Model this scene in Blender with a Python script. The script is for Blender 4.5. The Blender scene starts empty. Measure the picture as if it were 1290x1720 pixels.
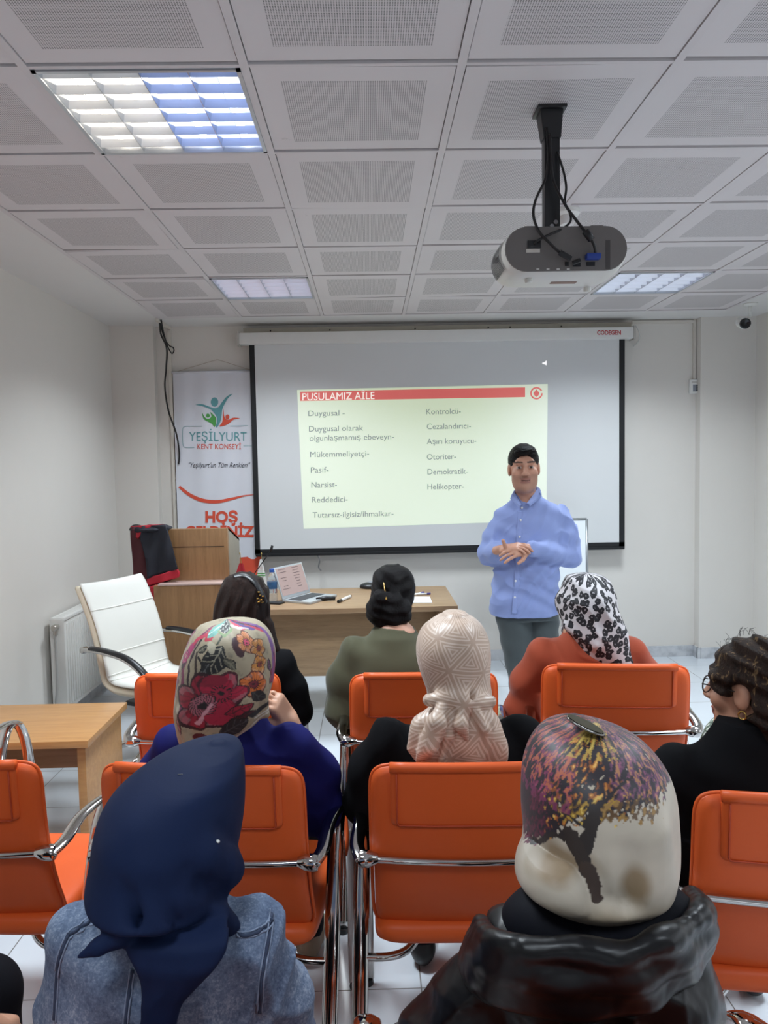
import bpy, bmesh, math, random
import numpy as np
from mathutils import Vector, Matrix

# ------------------------------------------------------------------ camera, world, lights, exposure
sc = bpy.context.scene
COL = sc.collection
FPX, PITCH, YAW, ROLL = 1306.669, -.0614627, .0184313, -.0183904
CAM = np.array([0, 0, 1.60])
_c, _s = math.cos(YAW), math.sin(YAW)
_f0 = np.array([_s, _c, 0]); _r0 = np.array([_c, -_s, 0]); _u0 = np.array([0, 0, 1.])
_cp, _sp = math.cos(PITCH), math.sin(PITCH)
FW = _cp*_f0 + _sp*_u0; _u2 = _cp*_u0 - _sp*_f0
_cr, _sr = math.cos(ROLL), math.sin(ROLL)
RT = _cr*_r0 + _sr*_u2; UP = _cr*_u2 - _sr*_r0
cd = bpy.data.cameras.new('camera'); cam = bpy.data.objects.new('camera', cd); COL.objects.link(cam)
cd.sensor_fit = 'VERTICAL'; cd.sensor_height = 24; cd.lens = 24*FPX/1720; cd.clip_start = .05
cam.matrix_world = Matrix(((RT[0], UP[0], -FW[0], CAM[0]), (RT[1], UP[1], -FW[1], CAM[1]), (RT[2], UP[2], -FW[2], CAM[2]), (0, 0, 0, 1)))
sc.camera = cam

def ray(x, y): return RT*(x-645)/FPX + UP*(860-y)/FPX + FW
def at(x, y, Y):
    "point of the place at depth Y that the photograph shows at pixel x, y"
    d = ray(x, y); return CAM + d*Y/d[1]
def atz(x, y, z):
    d = ray(x, y); return CAM + d*(z-CAM[2])/d[2]
def atx(x, y, X):
    d = ray(x, y); return CAM + d*X/d[0]

W = bpy.data.worlds.new('world'); sc.world = W; W.use_nodes = True
W.node_tree.nodes['Background'].inputs[0].default_value = (.75, .86, 1, 1)
W.node_tree.nodes['Background'].inputs[1].default_value = .6
sc.view_settings.view_transform = 'Standard'; sc.view_settings.look = 'None'
sc.view_settings.exposure = -0.08; sc.view_settings.gamma = 1; sc.view_settings.use_curve_mapping = False

def area(name, loc, rot, sx, sy, power, color):
    l = bpy.data.lights.new(name, 'AREA'); l.shape = 'RECTANGLE'; l.size = sx; l.size_y = sy
    l.energy = power; l.color = color
    o = bpy.data.objects.new(name, l); COL.objects.link(o); o.location = loc; o.rotation_euler = rot
    return o
GX, GY, T = -.3213, 2.215, .6          # ceiling grid origin and tile
CEIL = 2.70
LAMPS = [(-1, 0, 40), (-1, 4, 30), (3, 4, 30), (3, 0, 34), (-1, -4, 16), (3, -4, 16)]
for c_, r_, p_ in LAMPS:
    _l = area('lamp_light', (GX+(c_+.5)*T, GY+(r_+.5)*T, CEIL-.012), (0, 0, 0), .5, .5, p_, (.83, .93, 1))
    _l.data.spread = math.radians(138)          # the louvres cut the light off sideways
area('added_fill', (.6, -2.75, 1.5), (math.radians(90), 0, 0), 3.6, 1.5, 10, (.90, .94, 1))  # added fill, comes through the made-up opening in the rear wall
area('added_fill', (3.2, 1.2, 1.55), (math.radians(90), 0, math.radians(90)), 2.6, 1.4, 18, (.88, .93, 1))  # added fill, comes through the made-up opening in the right wall

# ------------------------------------------------------------------ materials
def lin(h):
    if isinstance(h, str): h = [int(h[i:i+2], 16) for i in (1, 3, 5)]
    return tuple(((v/255/12.92) if v/255 <= .04045 else ((v/255+.055)/1.055)**2.4) for v in h[:3])
def rgba(h): return lin(h) + (1,)
MATS = {}
class N:
    "small wrapper to write node trees tersely"
    def __init__(s, name):
        s.m = bpy.data.materials.new(name); s.m.use_nodes = True; s.t = s.m.node_tree
        s.b = s.t.nodes['Principled BSDF']; s.i = s.b.inputs; MATS[name] = s.m
    def n(s, typ, **kw):
        x = s.t.nodes.new('ShaderNode'+typ)
        for k, v in kw.items():
            if k.startswith('i_'):
                k = k[2:]; k = int(k) if k.isdigit() else k.replace('_', ' ')
                if hasattr(v, 'is_linked') or hasattr(v, 'links'): s.t.links.new(v, x.inputs[k])
                else: x.inputs[k].default_value = v
            else: setattr(x, k, v)
        return x
    def l(s, a, b): s.t.links.new(a, b)
    def math(s, op, a, b=0., c=None, clamp=False):
        x = s.n('Math', operation=op, use_clamp=clamp)
        for i, v in enumerate((a, b, c)):
            if v is None: continue
            if hasattr(v, 'links'): s.l(v, x.inputs[i])
            else: x.inputs[i].default_value = v
        return x.outputs[0]
    def mix(s, f, a, b):
        x = s.n('Mix', data_type='RGBA')
        for i, v in ((0, f), (6, a), (7, b)):
            if hasattr(v, 'links'): s.l(v, x.inputs[i])
            else: x.inputs[i].default_value = v
        return x.outputs[2]
    def coord(s, kind='Object', scale=(1, 1, 1)):
        t = s.n('TexCoord'); m = s.n('Mapping'); s.l(t.outputs[kind], m.inputs[0]); m.inputs['Scale'].default_value = scale
        return m.outputs[0]
    def noise(s, scale, detail=3, rough=.55, vec=None, dist=0.):
        x = s.n('TexNoise'); x.inputs['Scale'].default_value = scale; x.inputs['Detail'].default_value = detail
        x.inputs['Roughness'].default_value = rough; x.inputs['Distortion'].default_value = dist
        s.l(vec if vec is not None else s.coord(), x.inputs['Vector']); return x.outputs['Fac']
    def ramp(s, f, stops):
        x = s.n('ValToRGB'); e = x.color_ramp.elements
        while len(e) < len(stops): e.new(.5)
        for k, (p, c) in zip(e, stops): k.position = p; k.color = c if len(c) == 4 else tuple(c)+(1,)
        s.l(f, x.inputs[0]); return x.outputs[0]
    def bump(s, h, strength=.3, dist=.002):
        x = s.n('Bump'); x.inputs['Strength'].default_value = strength; x.inputs['Distance'].default_value = dist
        s.l(h, x.inputs['Height']); s.l(x.outputs[0], s.i['Normal'])
    def base(s, v):
        if hasattr(v, 'links'): s.l(v, s.i['Base Color'])
        else: s.i['Base Color'].default_value = v
def plain(name, col, rough=.5, metal=0., var=.06, nscale=12, bump=0., bscale=200, coat=0., spec=.5, sheen=0., bdist=.001):
    if name in MATS: return MATS[name]
    k = N(name); c = rgba(col)
    if var:
        d = tuple(v*(1-var*2) for v in c[:3])+(1,); b = tuple(min(1, v*(1+var)) for v in c[:3])+(1,)
        k.base(k.mix(k.noise(nscale), d, b))
    else: k.base(c)
    k.i['Roughness'].default_value = rough; k.i['Metallic'].default_value = metal
    k.i['Specular IOR Level'].default_value = spec
    if coat: k.i['Coat Weight'].default_value = coat; k.i['Coat Roughness'].default_value = .15
    if sheen: k.i['Sheen Weight'].default_value = sheen
    if bump: k.bump(k.noise(bscale, 4), bump, bdist)
    return k.m
def emit(name, col, strength):
    k = N(name); k.base((0, 0, 0, 1)); k.i['Emission Color'].default_value = rgba(col); k.i['Emission Strength'].default_value = strength
    k.i['Specular IOR Level'].default_value = 0; return k.m
def wood(name, a, b, rough=.4, scale=(2.5, 30, 30), axis=None):
    k = N(name); v = k.coord('Object', scale)
    f = k.noise(1.6, 6, .6, v, .6); g = k.noise(5, 3, .6, k.coord('Object', tuple(x*3 for x in scale)))
    k.base(k.ramp(k.math('ADD', k.math('MULTIPLY', f, .75), k.math('MULTIPLY', g, .25)), [(.3, lin(a)), (.62, lin(b)), (.8, tuple(x*.9 for x in lin(b)))]))
    k.i['Roughness'].default_value = rough; k.bump(g, .05, .001); return k.m
def vcol(name, rough=.6, bump=.0, bscale=300, sheen=0., coat=0.):
    k = N(name); a = k.n('VertexColor'); a.layer_name = 'Col'; k.base(a.outputs[0]); k.i['Roughness'].default_value = rough
    if bump: k.bump(k.noise(bscale, 3), bump, .001)
    if sheen: k.i['Sheen Weight'].default_value = sheen
    return k.m

# ------------------------------------------------------------------ objects and tags
def tag(o, label=None, cat=None, group=None, kind=None):
    for k, v in (('label', label), ('category', cat), ('group', group), ('kind', kind)):
        if v: o[k] = v
    return o
def thing(name, loc, label, cat, group=None, rz=0.):
    o = bpy.data.objects.new(name, None); COL.objects.link(o); o.empty_display_size = .1
    o.location = loc; o.rotation_euler = (0, 0, rz); return tag(o, label, cat, group)
def wloc(o):
    p = np.zeros(3)
    while o is not None: p = p+np.array(o.location); o = o.parent
    return p
def mesh_obj(name, V, Fc, mat, parent=None, smooth=True, world=False, cols=None, uv=None, autosmooth=None):
    "world=True: V is in world coordinates and the parents are not rotated"
    V = np.asarray(V, float)
    if world and parent is not None: V = V - wloc(parent)
    me = bpy.data.meshes.new(name)
    me.from_pydata(V.tolist(), [], Fc if isinstance(Fc, list) else Fc.tolist())
    me.update()
    if smooth: me.polygons.foreach_set('use_smooth', [True]*len(me.polygons))
    if cols is not None:
        a = me.color_attributes.new('Col', 'FLOAT_COLOR', 'POINT')
        c = np.ones((len(V), 4), np.float32); c[:, :3] = cols; a.data.foreach_set('color', c.ravel())
    if uv is not None:
        l = me.uv_layers.new(name='UVMap'); idx = np.empty(len(me.loops), np.int32); me.loops.foreach_get('vertex_index', idx)
        l.data.foreach_set('uv', np.asarray(uv, np.float32)[idx].ravel())
    if mat is not None: me.materials.append(mat)
    if autosmooth is not None:
        me.set_sharp_from_angle(angle=math.radians(autosmooth))
    o = bpy.data.objects.new(name, me); COL.objects.link(o)
    if parent is not None: o.parent = parent
    return o
class MB:
    def __init__(s): s.V = []; s.F = []
    def add(s, V, F):
        n = len(s.V); s.V += [tuple(map(float, v)) for v in V]; s.F += [[i+n for i in f] for f in F]; return s
    def box(s, a, b, bev=0.):
        x0, y0, z0 = a; x1, y1, z1 = b
        if bev <= 0:
            V = [(x, y, z) for z in (z0, z1) for y in (y0, y1) for x in (x0, x1)]
            return s.add(V, [[0, 2, 3, 1], [4, 5, 7, 6], [0, 1, 5, 4], [2, 6, 7, 3], [0, 4, 6, 2], [1, 3, 7, 5]])
        bm = bmesh.new(); bmesh.ops.create_cube(bm, size=1)
        for v in bm.verts: v.co = ((x0+x1)/2+v.co.x*(x1-x0), (y0+y1)/2+v.co.y*(y1-y0), (z0+z1)/2+v.co.z*(z1-z0))
        bmesh.ops.bevel(bm, geom=bm.edges[:], offset=bev, segments=2, profile=.6, affect='EDGES')
        bm.verts.ensure_lookup_table(); V = [v.co[:] for v in bm.verts]; F = [[v.index for v in f.verts] for f in bm.faces]; bm.free()
        return s.add(V, F)
    def obox(s, c, ax, ay, az, bev=0.):
        "box with half axes"
        m = MB().box((-1, -1, -1), (1, 1, 1)); c = np.array(c, float)
        if bev:
            h = [np.linalg.norm(a) for a in (ax, ay, az)]; m = MB().box([-q for q in h], h, bev)
            ax, ay, az = [np.array(a)/q for a, q in zip((ax, ay, az), h)]
        V = [c+np.array(ax)*v[0]+np.array(ay)*v[1]+np.array(az)*v[2] for v in m.V]
        return s.add(V, m.F)
    def tube(s, pts, r, n=10, r2=None, up=(0, 0, 1), cap=True, closed=False):
        P = [np.array(p, float) for p in pts]; m = len(P); R = r if hasattr(r, '__len__') else [r]*m
        R2 = (r2 if hasattr(r2, '__len__') else [r2]*m) if r2 is not None else R
        rings = []; last = None
        for i, p in enumerate(P):
            if closed: t = P[(i+1) % m]-P[i-1]
            else: t = P[min(i+1, m-1)]-P[max(i-1, 0)]
            t = t/(np.linalg.norm(t)+1e-12)
            if last is None:
                a = np.array(up, float); a = a-t*a.dot(t)
                if np.linalg.norm(a) < 1e-3: a = np.array([0, 1., 0]); a = a-t*a.dot(t)
            else: a = last-t*last.dot(t)
            a = a/(np.linalg.norm(a)+1e-12); last = a; b = np.cross(t, a)
            rings.append([p+a*R[i]*math.cos(q)+b*R2[i]*math.sin(q) for q in np.arange(n)*2*math.pi/n])
        V = [v for g in rings for v in g]; F = []
        for i in range(m if closed else m-1):
            for j in range(n):
                k = (i+1) % m
                F.append([i*n+j, i*n+(j+1) % n, k*n+(j+1) % n, k*n+j])
        if cap and not closed: F.append(list(range(n))[::-1]); F.append([(m-1)*n+j for j in range(n)])
        return s.add(V, F)
    def lathe(s, prof, c=(0, 0, 0), n=24, axis=(0, 0, 1)):
        ax = Vector(axis).normalized(); q = Vector((0, 0, 1)).rotation_difference(ax)
        V = []; F = []
        for r, z in prof:
            for k in range(n):
                a = 2*math.pi*k/n; v = q @ Vector((r*math.cos(a), r*math.sin(a), z)); V.append((v.x+c[0], v.y+c[1], v.z+c[2]))
        m = len(prof)
        for i in range(m-1):
            for j in range(n): F.append([i*n+j, i*n+(j+1) % n, (i+1)*n+(j+1) % n, (i+1)*n+j])
        F.append(list(range(n))[::-1]); F.append([(m-1)*n+j for j in range(n)])
        return s.add(V, F)
    def quad(s, a, b, c, d): return s.add([a, b, c, d], [[0, 1, 2, 3]])
    def build(s, name, mat, parent=None, smooth=False, world=False, auto=None):
        if auto: smooth = True
        return mesh_obj(name, s.V, s.F, mat, parent, smooth, world, autosmooth=auto)
def struct(o, label=None): o['kind'] = 'structure'; return o
def spline(pts, n=8, closed=False):
    "Catmull-Rom through pts"
    P = [np.array(p, float) for p in pts]; m = len(P); out = []
    for i in range(m if closed else m-1):
        if closed: p0, p1, p2, p3 = P[i-1], P[i], P[(i+1) % m], P[(i+2) % m]
        else: p0, p1, p2, p3 = P[max(i-1, 0)], P[i], P[i+1], P[min(i+2, m-1)]
        for k in range(n):
            t = k/n; out.append(.5*((2*p1)+(p2-p0)*t+(2*p0-5*p1+4*p2-p3)*t*t+(3*p1-p0-3*p2+p3)*t**3))
    if not closed: out.append(P[-1])
    return out
def copy_tree(o, parent=None):
    c = o.copy(); COL.objects.link(c)
    if parent is not None: c.parent = parent
    for ch in list(o.children): copy_tree(ch, c)
    return c
def text_geo(txt, bold=0., shear=0., spacing=1.):
    "outline letters as flat triangles; height of a capital = 1"
    cu = bpy.data.curves.new('lettering', 'FONT'); cu.body = txt; cu.size = 1; cu.offset = bold; cu.shear = shear; cu.resolution_u = 4; cu.space_character = spacing
    ob = bpy.data.objects.new('lettering', cu); me = bpy.data.meshes.new_from_object(ob)
    V = np.array([v.co[:2] for v in me.vertices]); F = [list(p.vertices) for p in me.polygons]
    bpy.data.objects.remove(ob); bpy.data.curves.remove(cu); bpy.data.meshes.remove(me)
    return V/.72, F
def text_on(mb, txt, fn, x0, y0, h, w=None, **kw):
    "letters placed at (x0,y0) baseline of a flat chart, mapped to the place by fn(u,v)"
    V, F = text_geo(txt, **kw); V = V.copy()
    V[:, 0] -= V[:, 0].min(); sx = h if w is None else w/V[:, 0].max()
    return mb.add([fn(x0+sx*a, y0+h*b) for a, b in V], F)
def poly_on(mb, pts, fn):
    bm = bmesh.new(); f = bm.faces.new([bm.verts.new((p[0], p[1], 0)) for p in pts]); bmesh.ops.triangulate(bm, faces=[f])
    bm.verts.index_update(); V = [fn(v.co.x, v.co.y) for v in bm.verts]; F = [[v.index for v in q.verts] for q in bm.faces]; bm.free()
    # face direction: make all triangles consistent
    return mb.add(V, F)

# ------------------------------------------------------------------ distance-field sculpting
class Field:
    "union of soft shapes sampled on a grid; mesh() walks its zero surface"
    def __init__(s, lo, hi, h):
        s.lo = np.array(lo, float); s.h = h; s.n = np.ceil((np.array(hi)-s.lo)/h).astype(int)+1
        s.ax = [s.lo[i]+h*np.arange(s.n[i]) for i in range(3)]
        s.D = np.full(s.n, 9., np.float32)
    def _sub(s, lo, hi, m):
        sl = []
        for i in range(3):
            a = int(np.floor((lo[i]-m-s.lo[i])/s.h)); b = int(np.ceil((hi[i]+m-s.lo[i])/s.h))+1
            a = max(0, min(a, s.n[i])); b = max(a, min(b, s.n[i])); sl.append(slice(a, b))
        g = np.meshgrid(*[s.ax[i][sl[i]].astype(np.float32) for i in range(3)], indexing='ij', sparse=True)
        return tuple(sl), g
    def add(s, prim, k=.02, op='u'):
        lo, hi, fn = prim
        m = k+3*s.h
        sl, g = s._sub(lo, hi, m)
        if 0 in s.D[sl].shape: return s
        d = np.asarray(fn(*g), np.float32); a = s.D[sl]
        if op == 'u':
            hh = np.maximum(k-np.abs(a-d), 0)/max(k, 1e-6); s.D[sl] = np.minimum(a, d)-hh*hh*k*.25
        elif op == 's':
            d = -d; hh = np.maximum(k-np.abs(a-d), 0)/max(k, 1e-6); s.D[sl] = np.maximum(a, d)+hh*hh*k*.25
        return s
    def sub(s, prim, k=.01): return s.add(prim, k, 's')
    def warp(s, fn, lo=None, hi=None):
        lo = s.lo if lo is None else lo; hi = s.lo+s.h*s.n if hi is None else hi
        sl, g = s._sub(lo, hi, 0); s.D[sl] = s.D[sl]+np.asarray(fn(*g), np.float32)
    def keep(s, fn):
        g = np.meshgrid(*s.ax, indexing='ij', sparse=True); s.D = np.maximum(s.D, np.asarray(fn(*g), np.float32))
    def front(s, x, z):
        "smallest y on the surface at x, z (seen from behind the sitters)"
        i = int(round((x-s.lo[0])/s.h)); k = int(round((z-s.lo[2])/s.h))
        if not (0 <= i < s.n[0] and 0 <= k < s.n[2]): return None
        w = np.where(s.D[i, :, k] < 0)[0]
        if not len(w): return None
        j = w[0]
        if j == 0: return s.ax[1][0]
        a, b = s.D[i, j-1, k], s.D[i, j, k]
        return s.ax[1][j-1]+s.h*a/(a-b)
    def mesh(s):
        D = s.D.copy(); n0 = np.array(D.shape)
        for a in range(3):
            sl = [slice(None)]*3
            for e in (0, -1): sl[a] = e; D[tuple(sl)] = np.maximum(D[tuple(sl)], s.h)
        S = D < 0
        c = np.zeros(n0-1, np.int8)
        for i in (0, 1):
            for j in (0, 1):
                for k in (0, 1): c += S[i:n0[0]-1+i, j:n0[1]-1+j, k:n0[2]-1+k]
        act = (c > 0) & (c < 8); I = np.argwhere(act); idx = np.full(n0-1, -1, np.int64); idx[act] = np.arange(len(I))
        P = np.zeros((len(I), 3)); cnt = np.zeros(len(I))
        for ax in range(3):
            o = [q for q in range(3) if q != ax]
            for i in (0, 1):
                for j in (0, 1):
                    b = I.copy(); b[:, o[0]] += i; b[:, o[1]] += j; e = b.copy(); e[:, ax] += 1
                    da = D[b[:, 0], b[:, 1], b[:, 2]]; db = D[e[:, 0], e[:, 1], e[:, 2]]
                    m = (da < 0) != (db < 0); t = np.where(m, da/np.where(m, da-db, 1), 0)
                    q = b.astype(float); q[:, ax] += t; P[m] += q[m]; cnt[m] += 1
        V = s.lo+s.h*P/cnt[:, None]; F = []
        for ax in range(3):
            o1, o2 = (ax+1) % 3, (ax+2) % 3
            A = [slice(1, n0[q]-1) for q in range(3)]; A[ax] = slice(0, n0[ax]-1); B = list(A); B[ax] = slice(1, n0[ax])
            sa, sb = S[tuple(A)], S[tuple(B)]
            off = np.array([1, 1, 1]); off[ax] = 0
            for flip, m in ((False, sa & ~sb), (True, ~sa & sb)):
                e = np.argwhere(m)+off
                if not len(e): continue
                def cell(d1, d2):
                    q = e.copy(); q[:, o1] -= d1; q[:, o2] -= d2; return idx[q[:, 0], q[:, 1], q[:, 2]]
                Q = np.stack([cell(1, 1), cell(0, 1), cell(0, 0), cell(1, 0)], 1)
                F.append(Q[:, ::-1] if flip else Q)
        F = np.concatenate(F) if F else np.zeros((0, 4), int)
        # one light smoothing pass
        E = np.concatenate([F[:, [0, 1]], F[:, [1, 2]], F[:, [2, 3]], F[:, [3, 0]]])
        for lam in (.5, -.4):
            acc = np.zeros_like(V); w = np.zeros(len(V))
            for a in range(3):
                acc[:, a] = np.bincount(E[:, 0], V[E[:, 1], a], len(V))+np.bincount(E[:, 1], V[E[:, 0], a], len(V))
            w = np.bincount(E[:, 0], minlength=len(V))+np.bincount(E[:, 1], minlength=len(V))
            V = V+lam*(acc/np.maximum(w, 1)[:, None]-V)
        return V, F
def _v(a): return np.array(a, np.float32)
def cap(a, b, ra, rb=None):
    a, b = _v(a), _v(b); rb = ra if rb is None else rb; ab = b-a; L = float(ab.dot(ab))+1e-12; R = max(ra, rb)
    def fn(x, y, z):
        t = np.clip(((x-a[0])*ab[0]+(y-a[1])*ab[1]+(z-a[2])*ab[2])/L, 0, 1)
        return np.sqrt((x-a[0]-t*ab[0])**2+(y-a[1]-t*ab[1])**2+(z-a[2]-t*ab[2])**2)-(ra+(rb-ra)*t)
    return np.minimum(a, b)-R, np.maximum(a, b)+R, fn
def ell(c, r, M=None):
    "M: 3x3 rows = local axes"
    c, r = _v(c), _v(r); M = np.eye(3, dtype=np.float32) if M is None else np.asarray(M, np.float32)
    ext = np.sqrt(((M.T*r)**2).sum(1))
    def fn(x, y, z):
        x, y, z = x-c[0], y-c[1], z-c[2]
        l = [M[i, 0]*x+M[i, 1]*y+M[i, 2]*z for i in range(3)]
        k0 = np.sqrt((l[0]/r[0])**2+(l[1]/r[1])**2+(l[2]/r[2])**2); k1 = np.sqrt((l[0]/r[0]**2)**2+(l[1]/r[1]**2)**2+(l[2]/r[2]**2)**2)
        return k0*(k0-1)/np.maximum(k1, 1e-5)
    return c-ext, c+ext, fn
def rbox(c, h, rad, M=None):
    c, h = _v(c), _v(h); M = np.eye(3, dtype=np.float32) if M is None else np.asarray(M, np.float32)
    ext = np.abs(M.T*h).sum(1)
    def fn(x, y, z):
        x, y, z = x-c[0], y-c[1], z-c[2]
        q = [np.abs(M[i, 0]*x+M[i, 1]*y+M[i, 2]*z)-h[i]+rad for i in range(3)]
        return np.sqrt(sum(np.maximum(a, 0)**2 for a in q))+np.minimum(np.maximum(np.maximum(q[0], q[1]), q[2]), 0)-rad
    return c-ext, c+ext, fn
def loft(rows, p=2.0):
    "rows of (z, cx, cy, rx, ry) from top to bottom or bottom to top: elliptical slices"
    R = np.array(sorted(rows)); m = len(R); Q = []
    Q = np.array(spline(R, 8)); zz = Q[:, 0]; zz = np.maximum.accumulate(zz+np.arange(len(zz))*1e-7)
    lo = _v([(Q[:, 1]-Q[:, 3]).min(), (Q[:, 2]-Q[:, 4]).min(), zz[0]]); hi = _v([(Q[:, 1]+Q[:, 3]).max(), (Q[:, 2]+Q[:, 4]).max(), zz[-1]])
    def fn(x, y, z):
        zc = np.clip(z, zz[0], zz[-1]); I = lambda k: np.interp(zc, zz, Q[:, k]).astype(np.float32)
        cx, cy, rx, ry = I(1), I(2), np.maximum(I(3), .004), np.maximum(I(4), .004)
        a, b = np.abs(x-cx)/rx, np.abs(y-cy)/ry
        k0 = (a**p+b**p)**(1/p); g = np.sqrt((a/rx)**2+(b/ry)**2)/np.maximum(np.sqrt(a*a+b*b), 1e-4)
        d = (k0-1)/np.maximum(g, 1)
        return np.where((z > zz[-1]) | (z < zz[0]), np.sqrt(np.maximum(d, 0)**2+(z-zc)**2), d)
    return lo, hi, fn
def slices(rows, Y, ry=None):
    "silhouette rows (y, xl, xr, cy, ry) in photo pixels at depth Y -> loft rows in the place"
    out = []
    for y, xl, xr, dy, r in rows:
        a, b = at(xl, y, Y+dy), at(xr, y, Y+dy); out.append(((a[2]+b[2])/2, (a[0]+b[0])/2, Y+dy, (b[0]-a[0])/2, r))
    return out
def chain(f, pts, rs, k=.02):
    for a, b, ra, rb in zip(pts[:-1], pts[1:], rs[:-1], rs[1:]): f.add(cap(a, b, ra, rb), k)
def rotm(yaw=0, pitch=0, roll=0):
    "rows: right, forward, up of a head turned by yaw to the left, pitched up, leaned to its right"
    m = Matrix.Rotation(yaw, 3, 'Z') @ Matrix.Rotation(pitch, 3, 'X') @ Matrix.Rotation(roll, 3, 'Y')
    return np.array(m).T
def fold(x, y, z, a, ax, ph=0., fr=40.):
    return a*np.sin(fr*(ax[0]*x+ax[1]*y+ax[2]*z)+ph+1.7*np.sin(11*x+9*z+ph)+1.3*np.sin(13*y-8*z+2*ph))
def vnoise(p, fr, seed=0):
    "cheap smooth noise of points (n,d), about -1..1"
    r = np.random.RandomState(seed); s = 0
    for k in range(5):
        d = r.normal(size=p.shape[1]); d /= np.linalg.norm(d); s = s+np.sin(p @ d*fr*(1+.5*k)+r.rand()*7+1.5*np.sin(p @ np.roll(d, 1)*fr*.6+r.rand()*7))
    return s/3.2

def ridge(x, y, z, a, ax, ph=0., fr=40.):
    "sharp-crested folds of cloth"
    q = fr*(ax[0]*x+ax[1]*y+ax[2]*z)+ph+1.6*np.sin(12*x+8*z+ph)+1.4*np.sin(10*y-11*z+2*ph)+.7*np.sin(31*x-24*z)
    w = .5+.5*np.sin(9*x-13*z+7*y+3*ph); return a*(np.abs(np.sin(q))**.7-.55)*w
# ------------------------------------------------------------------ the room
XL, XR, YB, YR = -1.98, 3.05, 6.19, -2.6
def wallmat(name, col):
    k = N(name); n = k.noise(1.1, 4); d = k.noise(7, 5)
    c = lin(col); k.base(k.mix(k.math('MULTIPLY', k.math('ADD', n, d), .5), tuple(v*.94 for v in c)+(1,), c+(1,)))
    k.i['Roughness'].default_value = .55; k.bump(k.noise(90, 3), .08, .001); return k.m
M_wall = wallmat('wall_paint', '#dfdad3'); M_soffit = wallmat('soffit_paint', '#dedcda')
# floor: white 45 cm tiles with dark joints
k = N('floor_tile'); v = k.coord('Object'); sx = k.n('SeparateXYZ'); k.l(v, sx.inputs[0])
def joint(o, off): return k.math('LESS_THAN', k.math('ABSOLUTE', k.math('SUBTRACT', k.math('FRACT', k.math('DIVIDE', k.math('ADD', o, off), .4515)), .5)), .0042)
j = k.math('MAXIMUM', joint(sx.outputs[0], .322+.4515*20.5), joint(sx.outputs[1], -3.636+.4515*20.5))
n = k.noise(2.2, 4); k.base(k.mix(j, k.mix(n, rgba('#c9d0d8'), rgba('#d8dee4')), rgba('#6b6864')))
k.l(k.math('ADD', k.math('MULTIPLY', j, .5), .13), k.i['Roughness']); k.bump(k.math('MULTIPLY', j, -1), .3, .001); M_floor = k.m
struct(MB().box((XL-.1, YR-.1, -.1), (XR+.1, YB+.1, 0)).build('floor', M_floor))
struct(MB().box((XL-.12, YR, 0), (XL, YB, 2.75)).build('wall_left', M_wall))
w = MB(); w.box((XR, YR, 0), (XR+.12, YB, .85)); w.box((XR, YR, 2.25), (XR+.12, YB, 2.75)); w.box((XR, YR, .85), (XR+.12, -.1, 2.25)); w.box((XR, 2.5, .85), (XR+.12, YB, 2.25))
struct(w.build('wall_right', M_wall))
PL, PR = 6.11, 6.10      # fronts of the two pilasters
w = MB().box((XL-.1, YB, 0), (XR+.1, YB+.12, 2.75)); w.box((XL, PL, 0), (-1.645, YB+.02, 2.70)); w.box((2.612, PR, 0), (XR, YB+.02, 2.70))
struct(w.build('wall_back', M_wall))
# wall behind the camera with an unseen window, added to let in fill light
w = MB(); w.box((XL-.1, YR-.12, 0), (XR+.1, YR, .75)); w.box((XL-.1, YR-.12, 2.25), (XR+.1, YR, 2.75)); w.box((XL-.1, YR-.12, .75), (-1.2, YR, 2.25)); w.box((2.4, YR-.12, .75), (XR+.1, YR, 2.25))
struct(w.build('wall_rear', M_wall))
M_white = plain('white_plastic', '#e6e6e2', .4, var=.03)
w = MB()
for x0, x1 in ((-1.2, -1.14), (-.03, .03), (1.17, 1.23), (2.34, 2.4)): w.box((x0, YR-.1, .75), (x1, YR-.04, 2.25))
for z0 in (.75, 2.19): w.box((-1.2, YR-.1, z0), (2.4, YR-.04, z0+.06))
struct(w.build('added_window_1', M_white))  # frame of the added, unseen rear opening
w = MB()
for y0_ in (-.1, .74, 1.60, 2.44): w.box((XR+.04, y0_, .85), (XR+.1, y0_+.06, 2.25))
for z0 in (.85, 2.19): w.box((XR+.04, -.1, z0), (XR+.1, 2.5, z0+.06))
struct(w.build('added_window_2', M_white))  # frame of the unseen side opening, added for fill on left wall and floor
# skirting tiles
k = N('skirting_tile'); v = k.coord('Object'); s_ = k.n('SeparateXYZ'); k.l(v, s_.inputs[0])
jj = k.math('LESS_THAN', k.math('ABSOLUTE', k.math('SUBTRACT', k.math('FRACT', k.math('DIVIDE', k.math('ADD', s_.outputs[0], 9.34), .4515)), .5)), .005)
k.base(k.mix(jj, k.ramp(k.noise(14, 5), [(.3, lin('#a9abb0')), (.5, lin('#c6c8cc')), (.7, lin('#d2d3d5'))]), rgba('#77757a'))); k.i['Roughness'].default_value = .3; M_skirt = k.m
w = MB(); w.box((-1.645, YB-.012, 0), (2.612, YB+.01, .088)); w.box((XL, PL-.012, 0), (-1.633, PL+.01, .088)); w.box((2.6, PR-.012, 0), (XR, PR+.01, .088)); w.box((2.6, PR, 0), (2.613, YB, .088)); w.box((-1.646, PL, 0), (-1.633, YB, .088))
struct(w.build('baseboard_back', M_skirt))
struct(MB().box((XL-.01, YR, 0), (XL+.012, PL, .088)).build('baseboard_left', M_skirt))
struct(MB().box((XR-.012, YR, 0), (XR+.01, PR, .088)).build('baseboard_right', M_skirt))

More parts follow.
